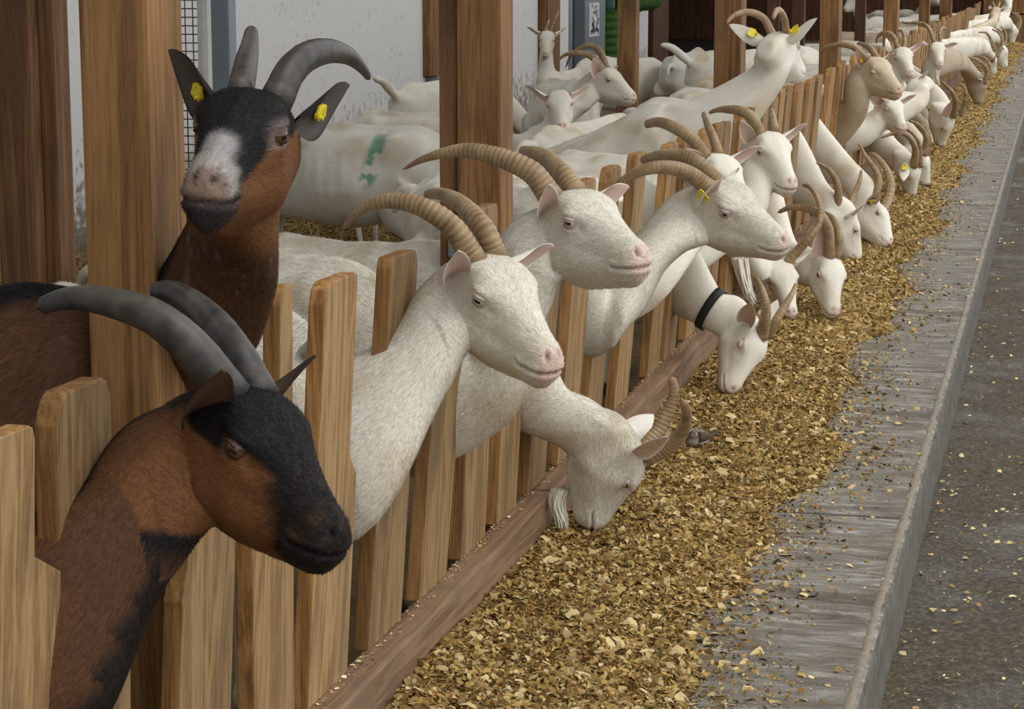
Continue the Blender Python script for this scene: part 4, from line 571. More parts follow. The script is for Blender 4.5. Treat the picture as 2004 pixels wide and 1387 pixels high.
def make_fur(ob, me, C, fdir, dens, key):
    nq = len(me.polygons); tot = np.empty(nq, np.int32); me.polygons.foreach_get('loop_total', tot); st = np.empty(nq, np.int32); me.polygons.foreach_get('loop_start', st)
    lv = np.empty(len(me.loops), np.int32); me.loops.foreach_get('vertex_index', lv)
    co = np.empty(len(me.vertices)*3, np.float32); me.vertices.foreach_get('co', co); co = co.reshape(-1, 3); nr = np.empty(len(me.vertices)*3, np.float32); me.vertices.foreach_get('normal', nr); nr = nr.reshape(-1, 3)
    ok = tot == 4; q = lv[st[ok][:, None]+np.arange(4)]
    ar = np.linalg.norm(np.cross(co[q[:, 2]]-co[q[:, 0]], co[q[:, 3]]-co[q[:, 1]]), axis=1)/2
    rs = np.random.RandomState(len(q) % 1000); lam = ar*(45000+150000*dens[q[:, 0]]); k = rs.poisson(lam); f = np.repeat(np.arange(len(q)), k); n = len(f)
    u, v = rs.rand(n, 1), rs.rand(n, 1); Q = q[f]; w = np.stack([(1-u)*(1-v), u*(1-v), u*v, (1-u)*v], 1)[:, :, 0]
    P = (co[Q]*w[:, :, None]).sum(1); N = (nr[Q]*w[:, :, None]).sum(1); N /= np.linalg.norm(N, axis=1)[:, None]; cc = (C[Q]*w[:, :, None]).sum(1); d = (fdir[Q]*w[:, :, None]).sum(1)
    d = d+rs.randn(n, 3)*.22; d -= (d*N).sum(1)[:, None]*N; d /= np.linalg.norm(d, axis=1)[:, None]+1e-9
    L = (.0065+.0075*rs.rand(n, 1))*(.75+.5*(1-dens[Q[:, :1]])); side = np.cross(d, N); wd = .00042+.0003*rs.rand(n, 1)
    tip = P+d*L+N*L*(.10+.22*rs.rand(n, 1)); base = P-N*.0004
    V = np.stack([base-side*wd, base+side*wd, tip], 1).reshape(-1, 3); cc = np.clip(cc*(.80+.42*rs.rand(n, 1)), 0, 1)
    m = quads_np('fur', V, np.arange(3*n).reshape(n, 3)); setcol(m, np.repeat(cc, 3, 0)[:len(m.vertices)], np.repeat(P*1., 3, 0)[:len(m.vertices)])
    nn = np.repeat(N+rs.randn(n, 3)*.16, 3, 0); nn /= np.linalg.norm(nn, axis=1)[:, None]
    o = link('fur', m, M['fur'], ob)
    if len(m.vertices) == 3*n: m.normals_split_custom_set_from_vertices(nn.astype(np.float32))
    return o
def generic(P, fw, s=1., down=False, **k):
    """a whole goat standing at P (between its forefeet), facing fw"""
    fw = np.array([fw[0], fw[1], 0.]); fw /= np.linalg.norm(fw); lt = np.array([-fw[1], fw[0], 0]); P = np.array([P[0], P[1], 0.])
    def B(x, z): return P+fw*x*s+np.array([0, 0, z*s])
    if down: nk = [(.30, .40), (.18, .50), (.04, .58)]; pos = B(.40, .36); f = fw*.35+np.array([0, 0, -.93])
    else: nk = [(.16, .90), (.10, .80), (.02, .70)]; pos = B(.20, 1.03); f = fw*.9+np.array([0, 0, -.42])
    f /= np.linalg.norm(f); up = np.cross(f, lt); R = np.stack([f, lt, up], 1)
    D = dict(head=dict(o=list(pos), R=R.tolist(), s=s), neck=[([*B(x, z)], r*s) for (x, z), r in zip(nk, (.08, .088, .10))], s=s, horns={}, hr={}, ears={}, body=list(-fw))
    for sd, sg in (('R', -1), ('L', 1)):
        D['ears'][sd] = list(pos+s*R@np.array([-.03, sg*.185, .0]))
        if k.get('horn', 1):
            D['horns'][sd] = [list(pos+s*R@np.array(p)) for p in ((.015, sg*.028, .03), (-.03, sg*.035, .11), (-.10, sg*.055, .16), (-.19, sg*.075, .165), (-.26, sg*.09, .12))]; D['hr'][sd] = (.022, .006)
    D.update({a: b for a, b in k.items() if a != 'horn'})
    return D
# ------------------------------------------------------------------ the setting
def grid_surface(name, xs, ys, zf, mat, kind='structure'):
    X, Y = np.meshgrid(xs, ys, indexing='ij'); Z = zf(X, Y); nx, ny = X.shape
    V = np.stack([X, Y, Z], 2).reshape(-1, 3); i = np.arange(nx*ny).reshape(nx, ny)
    q = np.stack([i[:-1, :-1], i[1:, :-1], i[1:, 1:], i[:-1, 1:]], 2).reshape(-1, 4)
    me = quads_np(name, V, q); o = link(name, me, mat); o['kind'] = kind; return o
def mat_slab():
    m, nt, b = new_mat('swept_concrete'); tc = nd(nt, 'ShaderNodeTexCoord')
    mp = nd(nt, 'ShaderNodeMapping'); mp.inputs['Rotation'].default_value = (0, 0, math.radians(-60)); mp.inputs['Scale'].default_value = (2.6, 10, 1)
    nt.links.new(tc.outputs['Object'], mp.inputs['Vector'])
    n1 = nd(nt, 'ShaderNodeTexNoise', Scale=1.5, Detail=9., Roughness=.72, Distortion=1.6); nt.links.new(mp.outputs[0], n1.inputs['Vector'])
    n2 = nd(nt, 'ShaderNodeTexNoise', Scale=3.2, Detail=6., Roughness=.65); nt.links.new(tc.outputs['Object'], n2.inputs['Vector'])
    r1 = ramp(nt, [(.38, (.052, .040, .027)), (.48, (.125, .108, .083)), (.56, (.225, .21, .18)), (.66, (.52, .51, .47))]); nt.links.new(n1.outputs['Fac'], r1.inputs[0])
    r2 = ramp(nt, [(.38, (.085, .062, .043)), (.60, (.25, .24, .21))]); nt.links.new(n2.outputs['Fac'], r2.inputs[0])
    mx = nd(nt, 'ShaderNodeMix', data_type='RGBA'); mx.inputs[0].default_value = .38; nt.links.new(r1.outputs[0], mx.inputs[6]); nt.links.new(r2.outputs[0], mx.inputs[7])
    n3 = nd(nt, 'ShaderNodeTexNoise', Scale=220., Detail=2.); nt.links.new(tc.outputs['Object'], n3.inputs['Vector'])
    r3 = ramp(nt, [(.3, (.75, .75, .75)), (.7, (1.15, 1.15, 1.15))]); nt.links.new(n3.outputs['Fac'], r3.inputs[0])
    m2 = nd(nt, 'ShaderNodeMix', data_type='RGBA', blend_type='MULTIPLY'); m2.inputs[0].default_value = 1; nt.links.new(mx.outputs[2], m2.inputs[6]); nt.links.new(r3.outputs[0], m2.inputs[7])
    nt.links.new(m2.outputs[2], b.inputs['Base Color']); b.inputs['Roughness'].default_value = .6; b.inputs['Specular IOR Level'].default_value = .35
    bp = nd(nt, 'ShaderNodeBump', Strength=.3, Distance=.004); nt.links.new(n1.outputs['Fac'], bp.inputs['Height']); nt.links.new(bp.outputs[0], b.inputs['Normal'])
    return m
def mat_ground():
    m, nt, b = new_mat('wet_asphalt'); tc = nd(nt, 'ShaderNodeTexCoord')
    n1 = nd(nt, 'ShaderNodeTexNoise', Scale=55., Detail=8., Roughness=.85); nt.links.new(tc.outputs['Object'], n1.inputs['Vector'])
    n2 = nd(nt, 'ShaderNodeTexNoise', Scale=2.6, Detail=5., Roughness=.6); nt.links.new(tc.outputs['Object'], n2.inputs['Vector'])
    r1 = ramp(nt, [(.38, (.014, .011, .007)), (.50, (.065, .053, .036)), (.62, (.27, .235, .175))]); nt.links.new(n1.outputs['Fac'], r1.inputs[0])
    r2 = ramp(nt, [(.35, (.115, .083, .048)), (.65, (.060, .050, .038))]); nt.links.new(n2.outputs['Fac'], r2.inputs[0])
    mx = nd(nt, 'ShaderNodeMix', data_type='RGBA'); mx.inputs[0].default_value = .40; nt.links.new(r1.outputs[0], mx.inputs[6]); nt.links.new(r2.outputs[0], mx.inputs[7])
    nt.links.new(mx.outputs[2], b.inputs['Base Color']); b.inputs['Specular IOR Level'].default_value = .3
    r3 = ramp(nt, [(.48, (.85, .85, .85)), (.68, (.3, .3, .3))]); nt.links.new(n2.outputs['Fac'], r3.inputs[0]); nt.links.new(r3.outputs[0], b.inputs['Roughness'])
    n4 = nd(nt, 'ShaderNodeTexNoise', Scale=28., Detail=6., Roughness=.75); nt.links.new(tc.outputs['Object'], n4.inputs['Vector'])
    bp = nd(nt, 'ShaderNodeBump', Strength=1., Distance=.02); nt.links.new(n4.outputs['Fac'], bp.inputs['Height']); nt.links.new(bp.outputs[0], b.inputs['Normal'])
    return m
def mat_wall():
    m, nt, b = new_mat('whitewashed_wall'); tc = nd(nt, 'ShaderNodeTexCoord')
    n1 = nd(nt, 'ShaderNodeTexNoise', Scale=16., Detail=5., Roughness=.65); nt.links.new(tc.outputs['Object'], n1.inputs['Vector'])
    mp = nd(nt, 'ShaderNodeMapping'); mp.inputs['Scale'].default_value = (5, 5, .5); nt.links.new(tc.outputs['Object'], mp.inputs['Vector'])
    n2 = nd(nt, 'ShaderNodeTexNoise', Scale=1., Detail=5., Roughness=.7); nt.links.new(mp.outputs[0], n2.inputs['Vector'])
    sx = nd(nt, 'ShaderNodeSeparateXYZ'); nt.links.new(tc.outputs['Object'], sx.inputs[0])
    mr = nd(nt, 'ShaderNodeMapRange'); mr.inputs[1].default_value = .12; mr.inputs[2].default_value = .62; mr.inputs[3].default_value = .30; mr.inputs[4].default_value = 0; nt.links.new(sx.outputs[2], mr.inputs[0])
    a1 = nd(nt, 'ShaderNodeMath', operation='ADD'); nt.links.new(n1.outputs['Fac'], a1.inputs[0]); nt.links.new(mr.outputs[0], a1.inputs[1])
    r1 = ramp(nt, [(.60, (0, 0, 0)), (.80, (1, 1, 1))]); nt.links.new(a1.outputs[0], r1.inputs[0])
    r2 = ramp(nt, [(.66, (0, 0, 0)), (.74, (.55, .55, .55))]); nt.links.new(n2.outputs['Fac'], r2.inputs[0])
    ad = nd(nt, 'ShaderNodeMath', operation='MAXIMUM'); nt.links.new(r1.outputs[0], ad.inputs[0]); nt.links.new(r2.outputs[0], ad.inputs[1])
    mx = nd(nt, 'ShaderNodeMix', data_type='RGBA'); mx.inputs[6].default_value = (.74, .75, .76, 1); mx.inputs[7].default_value = (.24, .20, .16, 1)
    nt.links.new(ad.outputs[0], mx.inputs[0]); nt.links.new(mx.outputs[2], b.inputs['Base Color']); b.inputs['Roughness'].default_value = .85
    bp = nd(nt, 'ShaderNodeBump', Strength=.4, Distance=.01); nt.links.new(n1.outputs['Fac'], bp.inputs['Height']); nt.links.new(bp.outputs[0], b.inputs['Normal'])
    return m
def struct(o): o['kind'] = 'structure'; return o
SLAB = mat_slab(); GROUND = mat_ground(); WALL = mat_wall()
# feed table: slabs of concrete with joints between them
JO = [-.8+2.13*k for k in range(22)]
CONC = plain('kerb_concrete', (.10, .094, .08), .85, noise=.7, scale=16, bump=.6)
for k in range(len(JO)-1):
    def edge(n):
        return 0 if n.z > .5 else 1
    struct(box('floor_feeding_slab', (-.06, JO[k]+.006, -.3), (.825, JO[k+1]-.006, 0), [SLAB, CONC], bevel=.012, facemat=edge))
def kerb_edge():
    ys = np.concatenate([np.arange(3, 12, .012), np.arange(12, 44, .06)]); n = len(ys); q = np.column_stack([ys*9, 0*ys, 0*ys])
    j1 = (fbm(q*3, 4)-.5)*.007; j2 = (fbm(q*2+40, 4)-.5)*.007; j3 = (fbm(q+80, 3)-.5)*.009; h = (fbm(q*2+9, 3)-.5)*.0015
    pr = [(.792+j2*1.5, -.004+0*ys), (.800+j2*1.5, .0025+0*ys), (.812+j1*.7, .003+h), (.824+j1, -.010+h), (.829+j2, -.055+0*ys), (.828+j3, -.11+0*ys), (.834+j3*.8, -.19+0*ys)]
    V = np.stack([np.stack([x, ys, z], 1) for x, z in pr], 1).reshape(-1, 3); m = len(pr); i = np.arange(n*m).reshape(n, m)
    Q = np.stack([i[:-1, :-1], i[:-1, 1:], i[1:, 1:], i[1:, :-1]], 2)
    me = quads_np('trim_kerb_edge', V, Q.reshape(-1, 4)); o = link('trim_kerb_edge', me, [plain('kerb_top_sand', (.21, .185, .145), .9, noise=.45, scale=40, bump=.5), CONC]); o['kind'] = 'structure'
    mi = np.tile(np.array([0, 0, 0, 1, 1, 1]), n-1); me.polygons.foreach_set('material_index', mi.astype(np.int32))
kerb_edge()
struct(box('floor_slab_bed', (-.05, -2, -.5), (.80, 44, -.012), CONC, bevel=0))
grid_surface('floor_asphalt_lane', np.linspace(.80, 9, 40), np.linspace(-3, 46, 160), lambda X, Y: -.172+.006*np.sin(X*3+Y)+.004*np.sin(Y*2.3), GROUND)
BED = plain('trampled_straw_bed', (.15, .105, .05), .9, noise=.55, scale=26, bump=.8)
grid_surface('floor_barn', np.linspace(-3.9, -.05, 30), np.linspace(-3, 44, 120), lambda X, Y: -.015+.012*np.sin(X*5+Y*3), BED)
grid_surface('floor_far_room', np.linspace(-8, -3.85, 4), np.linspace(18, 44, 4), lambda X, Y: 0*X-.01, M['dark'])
struct(box('wall_back', (-4.0, -2, -.1), (-3.8, 21.0, 2.8), WALL, bevel=0))
struct(box('wall_back_pier', (-4.0, 21.55, -.1), (-3.78, 22.3, 2.8), WALL, bevel=.01))
struct(box('wall_back_stub', (-4.4, 28.4, -.1), (-4.2, 29.1, 2.8), WALL, bevel=.01))
struct(box('trim_wall_kerb', (-3.8, 6, -.02), (-3.68, 20, .055), plain('wall_kerb', (.17, .17, .15), .9, noise=.3), bevel=.01))
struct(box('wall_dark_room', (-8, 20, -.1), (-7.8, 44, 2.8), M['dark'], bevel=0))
struct(box('wall_barn_end', (-8, 43.5, -.1), (-.3, 43.7, 2.8), M['darkwood'], bevel=0))
struct(box('wall_near_end', (-4, -2.2, -.1), (-.3, -2., 2.8), M['darkwood'], bevel=0))
ROOF = plain('roof_boards', (.34, .27, .19), .8, noise=.3)
struct(box('ceiling_unseen_barn_roof', (-1.7, -3, 2.75), (.30, 45, 2.85), ROOF, bevel=0))  # roof out of view, put in to shade the barn interior
struct(box('ceiling_unseen_barn_roof_rear', (-8.2, -3, 2.75), (-2.5, 45, 2.85), ROOF, bevel=0))  # open strip in front of it is added to brighten the back wall
# planked gate wall closing the lane far away
for k in range(9):
    pass
struct(box('wall_lane_end_back', (-.3, 42.55, -.17), (4.5, 42.6, 2.4), M['dark'], bevel=0))  # dark backing added so no bright sky shows through the gap
struct(box('wall_lane_end', (-.3, 42.4, -.17), (4.5, 42.5, .52), M['post'], bevel=0))
struct(box('wall_lane_end_upper', (-.3, 42.4, .545), (4.5, 42.5, 2.4), M['post'], bevel=0))

# ------------------------------------------------------------------ feed fence
def picket(parent, yc, wl, wu, zt, zs, side, lean, dy, zb=.150, t=.030, xb=-.05):
    """board with a wide foot and a narrower neck; side: which shoulder is cut (+1 far, -1 near, 0 both)"""
    r = rnd.random; h = wl/2
    if side == 1: a, b = -h, -h+wu
    elif side == -1: a, b = h-wu, h
    else: a, b = -wu/2, wu/2
    c1, c2 = .012+.02*r(), .012+.02*r()
    prof = [(-h, 0), (h, 0), (h, zs-.01)]
    if b < h-.004: prof += [(h, zs), (b+.004, zs+.035+.02*r()), (b, zs+.07)]
    prof += [(b, zt-c2*1.3), (b-c2*.45, zt-c2*.35), (b-c2*1.1, zt-.002*r()), (a+c1*1.1, zt), (a+c1*.4, zt-c1*.4), (a, zt-c1*1.3)]
    if a > -h+.004: prof += [(a, zs+.07), (a-.004, zs+.035+.02*r()), (-h, zs)]
    prof += [(-h, zs-.01)]
    bm = bmesh.new(); n = len(prof); wob = [(r()-.5)*.004 for _ in prof]
    def co(i, x):
        y, z = prof[i]; return Vector((x+lean*z/.73, y+dy*z/.73+wob[i], z))
    f = [bm.verts.new(co(i, 0)) for i in range(n)]; k = [bm.verts.new(co(i, -t)) for i in range(n)]
    F = bm.faces.new(f); K = bm.faces.new(k[::-1])
    for i in range(n): bm.faces.new((f[i], k[i], k[(i+1) % n], f[(i+1) % n]))
    bmesh.ops.recalc_face_normals(bm, faces=bm.faces[:])
    bmesh.ops.bevel(bm, geom=bm.edges[:], offset=.0035, segments=2, affect='EDGES', profile=.6)
    for q in bm.faces: q.material_index = 1 if q.normal.x > .8 else 0
    me = bpy.data.meshes.new('picket'); bm.to_mesh(me); bm.free()
    o = link('picket', me, [M['picket'], M['picketf']], parent, smooth=False)
    o.location = Vector((xb, yc, zb))-parent.location; return o
PK = [(2.315, .20, .125, .725, .52, 1, .05, -.02), (2.56, .21, .16, .735, .40, 1, .03, -.04), (2.92, .21, .19, .50, .36, -1, .04, 0), (3.235, .19, .06, .76, .42, -1, .035, -.07),
      (3.505, .215, .172, .740, .37, 1, .05, -.02), (3.842, .21, .172, .735, .36, 1, .05, .01), (4.175, .205, .15, .62, .36, -1, .05, .03), (4.495, .205, .175, .745, .40, 0, .02, .06), (4.79, .19, .15, .62, .42, 1, .03, .05),
      (5.09, .19, .13, .64, .44, -1, .05, .02), (5.43, .215, .18, .72, .40, 1, .055, .03), (5.76, .20, .16, .725, .44, 0, .055, .03), (6.16, .205, .17, .73, .38, 1, .055, .03), (6.68, .205, .19, .715, .40, -1, .055, .03),
      (6.98, .20, .18, .715, .40, 1, .055, .03), (7.39, .20, .17, .71, .42, 0, .055, .03), (7.66, .17, .15, .71, .42, 1, .055, .03), (7.86, .17, .15, .70, .42, -1, .05, .03), (8.28, .2, .16, .72, .42, 1, .05, .03), (8.62, .2, .16, .71, .42, 1, .05, .03), (8.95, .2, .17, .68, .42, 1, .05, .03),
      (9.13, .2, .19, .715, .42, 1, .06, .04), (9.41, .2, .17, .735, .42, 0, .055, .03), (9.67, .2, .19, .737, .42, 1, .055, .03), (10.12, .22, .2, .73, .42, 1, .055, .03), (10.56, .24, .22, .72, .42, 0, .055, .03), (10.95, .24, .22, .725, .42, 1, .055, .03), (11.5, .26, .24, .735, .42, 0, .06, .03), (12.05, .26, .24, .75, .42, 0, .06, .03)]
y = 12.45
while y < 32.5:
    PK.append((y, .22, .18+.04*rnd.random(), .70+.06*rnd.random(), .42, rnd.choice((-1, 0, 1)), .055, .03)); y += .36
BAYS = [1.35, 5.06, 8.62, 12.15, 15.7, 19.2, 22.7, 26.2, 32.8]
BL = ['wooden picket fence section nearest the camera, behind the brown goats', 'picket fence section under the white goat with the yellow ear tag, second from the camera', 'third picket fence section, tall straight pickets left of the cream goat',
      'fourth picket fence section, behind the cream goat with closed eyes', 'fifth picket fence section, mostly hidden by the white bearded goat', 'sixth picket fence section, above the feeding goats in the distance', 'seventh picket fence section, far along the feed trough', 'farthest picket fence section at the end of the barn']
for k in range(len(BAYS)-1):
    a, b = BAYS[k], BAYS[k+1]
    e = empty('feed_fence', (-.05, (a+b)/2, 0)); tag(e, BL[k], 'fence', 'sections of the feed fence')
    for p in PK:
        if a <= p[0] < b: picket(e, *p)
    s = box('sill_beam', (-.062+.004*(k % 2), a+.004, -.05), (.004*(k % 3), b-.004, .150), M['sill'], e, bevel=.007); tag(s, 'dark grained bottom board')

POSTL = [((-.205, 2.91), (-.10, 3.04), 'nearest thick wooden roof post, beside the brown goat with raised head'), ((-.205, 4.935), (-.10, 5.058), 'thick wooden roof post in the middle left, behind the long curved horns'),
         ((-.21, 8.862), (-.10, 9.01), 'wooden roof post behind the tall white goat looking away'), ((-.21, 12.85), (-.10, 13.05), 'wooden roof post above the straight tall pickets, left of the cream goat'),
         ((-.21, 17.5), (-.10, 17.7), 'wooden roof post behind the white goat with raised ears'), ((-.20, 21.7), (-.10, 21.85), 'wooden roof post above the bearded goat facing the camera'), ((-.235, 26.), (-.1, 26.2), 'farthest visible wooden roof post along the fence')]
for a, b, l in POSTL:
    o = box('roof_post', (*a, -.02), (*b, 2.75), M['post'], bevel=.006); tag(o, l, 'post', 'roof posts along the feed fence')
e = box('side_plank', (-.252, 4.95, -.02), (-.206, 5.04, 2.7), M['postd'], bevel=.004); tag(e, 'dark narrow plank fixed to the left side of the middle roof post', 'plank')
br = box('bracket', (-.225, 4.925, .73), (-.20, 4.934, .80), M['metal'], bevel=.002); tag(br, 'small grey metal plate on the middle roof post', 'bracket')
# inner posts and boards
for a, b, mm, nm, l in [((-1.29, 4.76), (-1.19, 4.86), 'postd', 'inner_post', 'dark wooden post at the far left edge of the photo'), ((-1.19, 4.80), (-1.148, 4.88), 'postd', 'inner_plank', 'narrower plank joined to the dark post at the left edge'),
                        ((-1.262, 12.16), (-1.155, 12.27), 'post', 'inner_post', 'slim wooden post inside the barn, right of the horned goat in profile'),
                        ((-1.073, 17.15), (-.98, 17.25), 'darkwood', 'inner_post', 'dark post inside the barn, left of the tall white goat horns'), ((-.889, 17.2), (-.79, 17.3), 'darkwood', 'inner_post', 'dark post inside the barn, between the horns and the ear of the tall white goat'),
                        ((-.62, 19.6), (-.53, 19.7), 'darkwood', 'inner_post', 'dark post in the shaded barn, above the cream goat horns')]:
    o = box(nm, (*a, -.02), (*b, 2.75), M[mm], bevel=.005); tag(o, l, 'post' if 'post' in nm else 'plank', 'posts inside the barn')
o = box('wall_board', (-3.8, 17.0, .535), (-3.74, 17.35, 2.7), M['post'], bevel=.005); tag(o, 'vertical wooden board hung on the white wall beside the middle post', 'board')
h = box('hook', (-3.8, 17.08, .44), (-3.70, 17.30, .53), M['metal'], bevel=.01); tag(h, 'dark metal fitting under the hanging wall board', 'fitting')
o = box('pipe', (-1.905, 7.55, .0), (-1.857, 7.60, 2.74), M['pipe'], bevel=.02); tag(o, 'white vertical pipe left of the blue grey metal column', 'pipe')
o = box('metal_column', (-1.661, 7.08, -.02), (-1.593, 7.15, 2.75), M['metal'], bevel=.008); tag(o, 'blue grey galvanised metal column behind the horn of the brown goat', 'column')
e = empty('mesh_panel', (-1.95, 7.62, 0)); tag(e, 'narrow wire mesh panel between the first roof post and the white pipe', 'mesh panel')
fr = box('panel_frame', (-2.02, 7.6, .02), (-1.995, 7.63, 2.2), M['wire'], e, bevel=.003)
wv, wf = [], []
def wire(a, b, r=.0022):
    v, f, _ = tube(np.array([a, b]), [r, r], [r, r], (0.3, 1, .2), 6); n0 = len(wv); wv.extend(list(v)); wf.extend([tuple(i+n0 for i in q) for q in f])
for i in range(4): wire((-2.0+.03*i, 7.61, .02), (-2.0+.03*i, 7.61, 2.2))
for i in range(70): wire((-2.0, 7.613, .04+.031*i), (-1.91, 7.613, .04+.031*i))
link('wire_grid', mesh_np('wire_grid', np.array(wv)-np.array(e.location), wf), M['wire'], e)
# door bay at the far end of the white wall
o = box('door_post', (-3.86, 21.02, -.02), (-3.70, 21.55, 2.75), M['post'], bevel=.006); tag(o, 'brown wooden post behind the small horned goat by the wall end', 'post')
o = box('door_frame', (-3.9, 22.32, -.02), (-3.78, 22.5, 2.75), M['metal'], bevel=.006); tag(o, 'thin dark metal door frame right of the white pier', 'door frame')
o = box('door_leaf', (-4.1, 22.5, -.02), (-4.05, 23.0, 2.7), plain('weathered_door', (.16, .15, .10), .8, noise=.4), bevel=.004); tag(o, 'weathered greenish door leaf beside the metal door frame', 'door')
o = box('brush_column', (-3.9, 23.05, -.02), (-3.76, 24.1, 2.75), M['metal'], bevel=.02); tag(o, 'grey metal housing column with a torn white notice', 'column')
p = box('notice', (-3.762, 23.2, .66), (-3.752, 23.72, 1.02), M['poster'], bevel=0); tag(p, 'torn white paper notice stuck on the grey metal column', 'notice')
bm = bmesh.new(); r2 = random.Random(3)
for i in range(46):
    cy, cz, w, hh = -.18+.40*r2.random(), .03+.30*r2.random(), .01+.05*r2.random(), .008+.04*r2.random()
    if abs(cy) > .2: continue
    vs = [bm.verts.new((.0075, cy+w*math.cos(a)*(.5+r2.random()*.5), cz+hh*math.sin(a)*(.5+r2.random()*.5))) for a in np.arange(7)*2*math.pi/7]; bm.faces.new(vs)
me = bpy.data.meshes.new('faded_print'); bm.to_mesh(me); bm.free(); link('faded_print', me, M['posterm'], p, smooth=False)
e = empty('cow_brush', (-3.86, 24.42, 0)); tag(e, 'green rotating animal brush hanging beside the grey metal column', 'brush')
zz = np.linspace(.28, .92, 40); rr = .13+.012*np.sin(zz*70)
v, f, _ = tube(np.stack([0*zz, .2+0*zz, zz], 1), rr, rr, (1, 0, 0), 40)
vn = fbm(v*70, 2)[:, None]; v = v+(v-np.column_stack([0*v[:, 0], .2+0*v[:, 1], v[:, 2]]))*(vn-.5)*.3
link('bristles', mesh_np('bristles', v, f), M['brush'], e)
zz = np.linspace(.90, 1.2, 6); v, f, _ = tube(np.stack([0*zz, .2+0*zz, zz], 1), 0*zz+.10, 0*zz+.10, (1, 0, 0), 24); link('brush_motor', mesh_np('brush_motor', v, f), plain('teal_housing', (.02, .075, .065), .5), e)
zz = np.linspace(1.19, 2.75, 6); v, f, _ = tube(np.stack([0*zz, .2+0*zz, zz], 1), 0*zz+.04, 0*zz+.04, (1, 0, 0), 16); link('hanger', mesh_np('hanger', v, f), M['metal'], e)
e = empty('cow_brush', (-4.0, 27.4, 0)); tag(e, 'horizontal green brush at the top edge above the dark doorway', 'brush')
yy = np.linspace(-.9, .9, 40); v, f, _ = tube(np.stack([0*yy, yy, 1.0+0*yy], 1), .14+.01*np.sin(yy*40), .14+.01*np.sin(yy*40), (1, 0, 0), 32)
vn = fbm(v*60, 2)[:, None]; v = v+(v-np.column_stack([0*v[:, 0], v[:, 1], 1.0+0*v[:, 2]]))*(vn-.5)*.3
link('bristles', mesh_np('bristles', v, f), M['brush'], e)
yy = np.linspace(-1., 1., 4); v, f, _ = tube(np.stack([0*yy, yy, 1.+0*yy], 1), 0*yy+.03, 0*yy+.03, (1, 0, 0), 12); link('axle', mesh_np('axle', v, f), M['metal'], e)
v, f, _ = tube(np.array([[0, 0, 1.], [0, 0, 2.75]]), [.03, .03], [.03, .03], (1, 0, 0), 12); link('hanger', mesh_np('hanger', v, f), M['metal'], e)
o = box('open_door', (-4.25, 29.2, -.02), (-4.15, 30.4, 2.6), M['darkwood'], bevel=.006); tag(o, 'dark red brown door standing open beside the black doorway', 'door')
e = empty('hay_trough', (-.85, 10.7, 0)); tag(e, 'brown trough board between the two groups of goats in the barn', 'trough')
box('trough_board', (-1.15, 10.4, .52), (-.55, 11.0, .60), M['postd'], e, bevel=.02)
for sx in (-1.1, -.66): box('leg', (sx, 10.6, -.02), (sx+.06, 10.7, .525), M['postd'], e, bevel=.005)

# ------------------------------------------------------------------ feed and straw
def feed_edge(Y): return .50+.045*np.sin(Y*2.1+1)+.03*np.sin(Y*5.3)+.02*np.sin(Y*11.7+2)
def feed_z(X, Y):
    e = feed_edge(Y); t = np.clip(X/e, 0, 1)
    h = .066*(1-ss(8, 20, Y))+.045*ss(8, 20, Y)
    n = fbm(np.column_stack([X.ravel()*7, Y.ravel()*7, 0*X.ravel()]), 3).reshape(X.shape)
    return h*(1-t**1.6)*(.75+.55*n)+.028*np.exp(-((t-.55)/.25)**2)*n-.004*ss(.97, 1., t)+.001
def feed_base():
    xs = np.linspace(0, 1, 40); ys = np.concatenate([np.arange(2.5, 9, .02), np.arange(9, 20, .06), np.arange(20, 42, .2)])
    T, Y = np.meshgrid(xs, ys, indexing='ij'); X = .002+T*(feed_edge(Y)-.002); Z = feed_z(X, Y); V = np.stack([X, Y, Z], 2).reshape(-1, 3)
    i = np.arange(V.shape[0]).reshape(T.shape); q = np.stack([i[:-1, :-1], i[1:, :-1], i[1:, 1:], i[:-1, 1:]], 2).reshape(-1, 4); return V, q
FEEDC = np.array([[.60, .44, .19], [.50, .34, .125], [.38, .24, .085], [.26, .155, .055], [.20, .145, .06], [.68, .55, .30], [.74, .64, .42], [.38, .30, .12], [.32, .18, .08]])
def chips(P, size, rs, flat=.55, thin=.35, tv=.4):
    n = len(P); ax = rs.randn(n, 3); ax[:, 2] *= flat; ax /= np.linalg.norm(ax, axis=1)[:, None]
    up = rs.randn(n, 3)*.5+np.array([0, 0, 1.]); bx = np.cross(up, ax); bx /= np.linalg.norm(bx, axis=1)[:, None]; nz = np.cross(ax, bx)
    L = size[:, None]; Wd = (size*(thin+tv*rs.rand(n)**2))[:, None]; k = (rs.rand(n, 4)-.5)*.35; bend = (nz*(rs.rand(n, 1)-.3)*.25)*L
    c = [P-ax*L*(1+k[:, :1])/2-bx*Wd*.5, P-ax*L/2+bx*Wd*(.5+k[:, 1:2]), P+bend+bx*Wd*.62, P+ax*L/2+bx*Wd*(.35+k[:, 2:3]), P+ax*L*(1+k[:, 3:])/2-bx*Wd*.4, P+bend-bx*Wd*.6]
    V = np.stack(c, 1).reshape(-1, 3); b = np.arange(n)[:, None]*6
    Q = np.concatenate([b+np.array([0, 1, 2, 5]), b+np.array([5, 2, 3, 4])]); return V, Q, 6
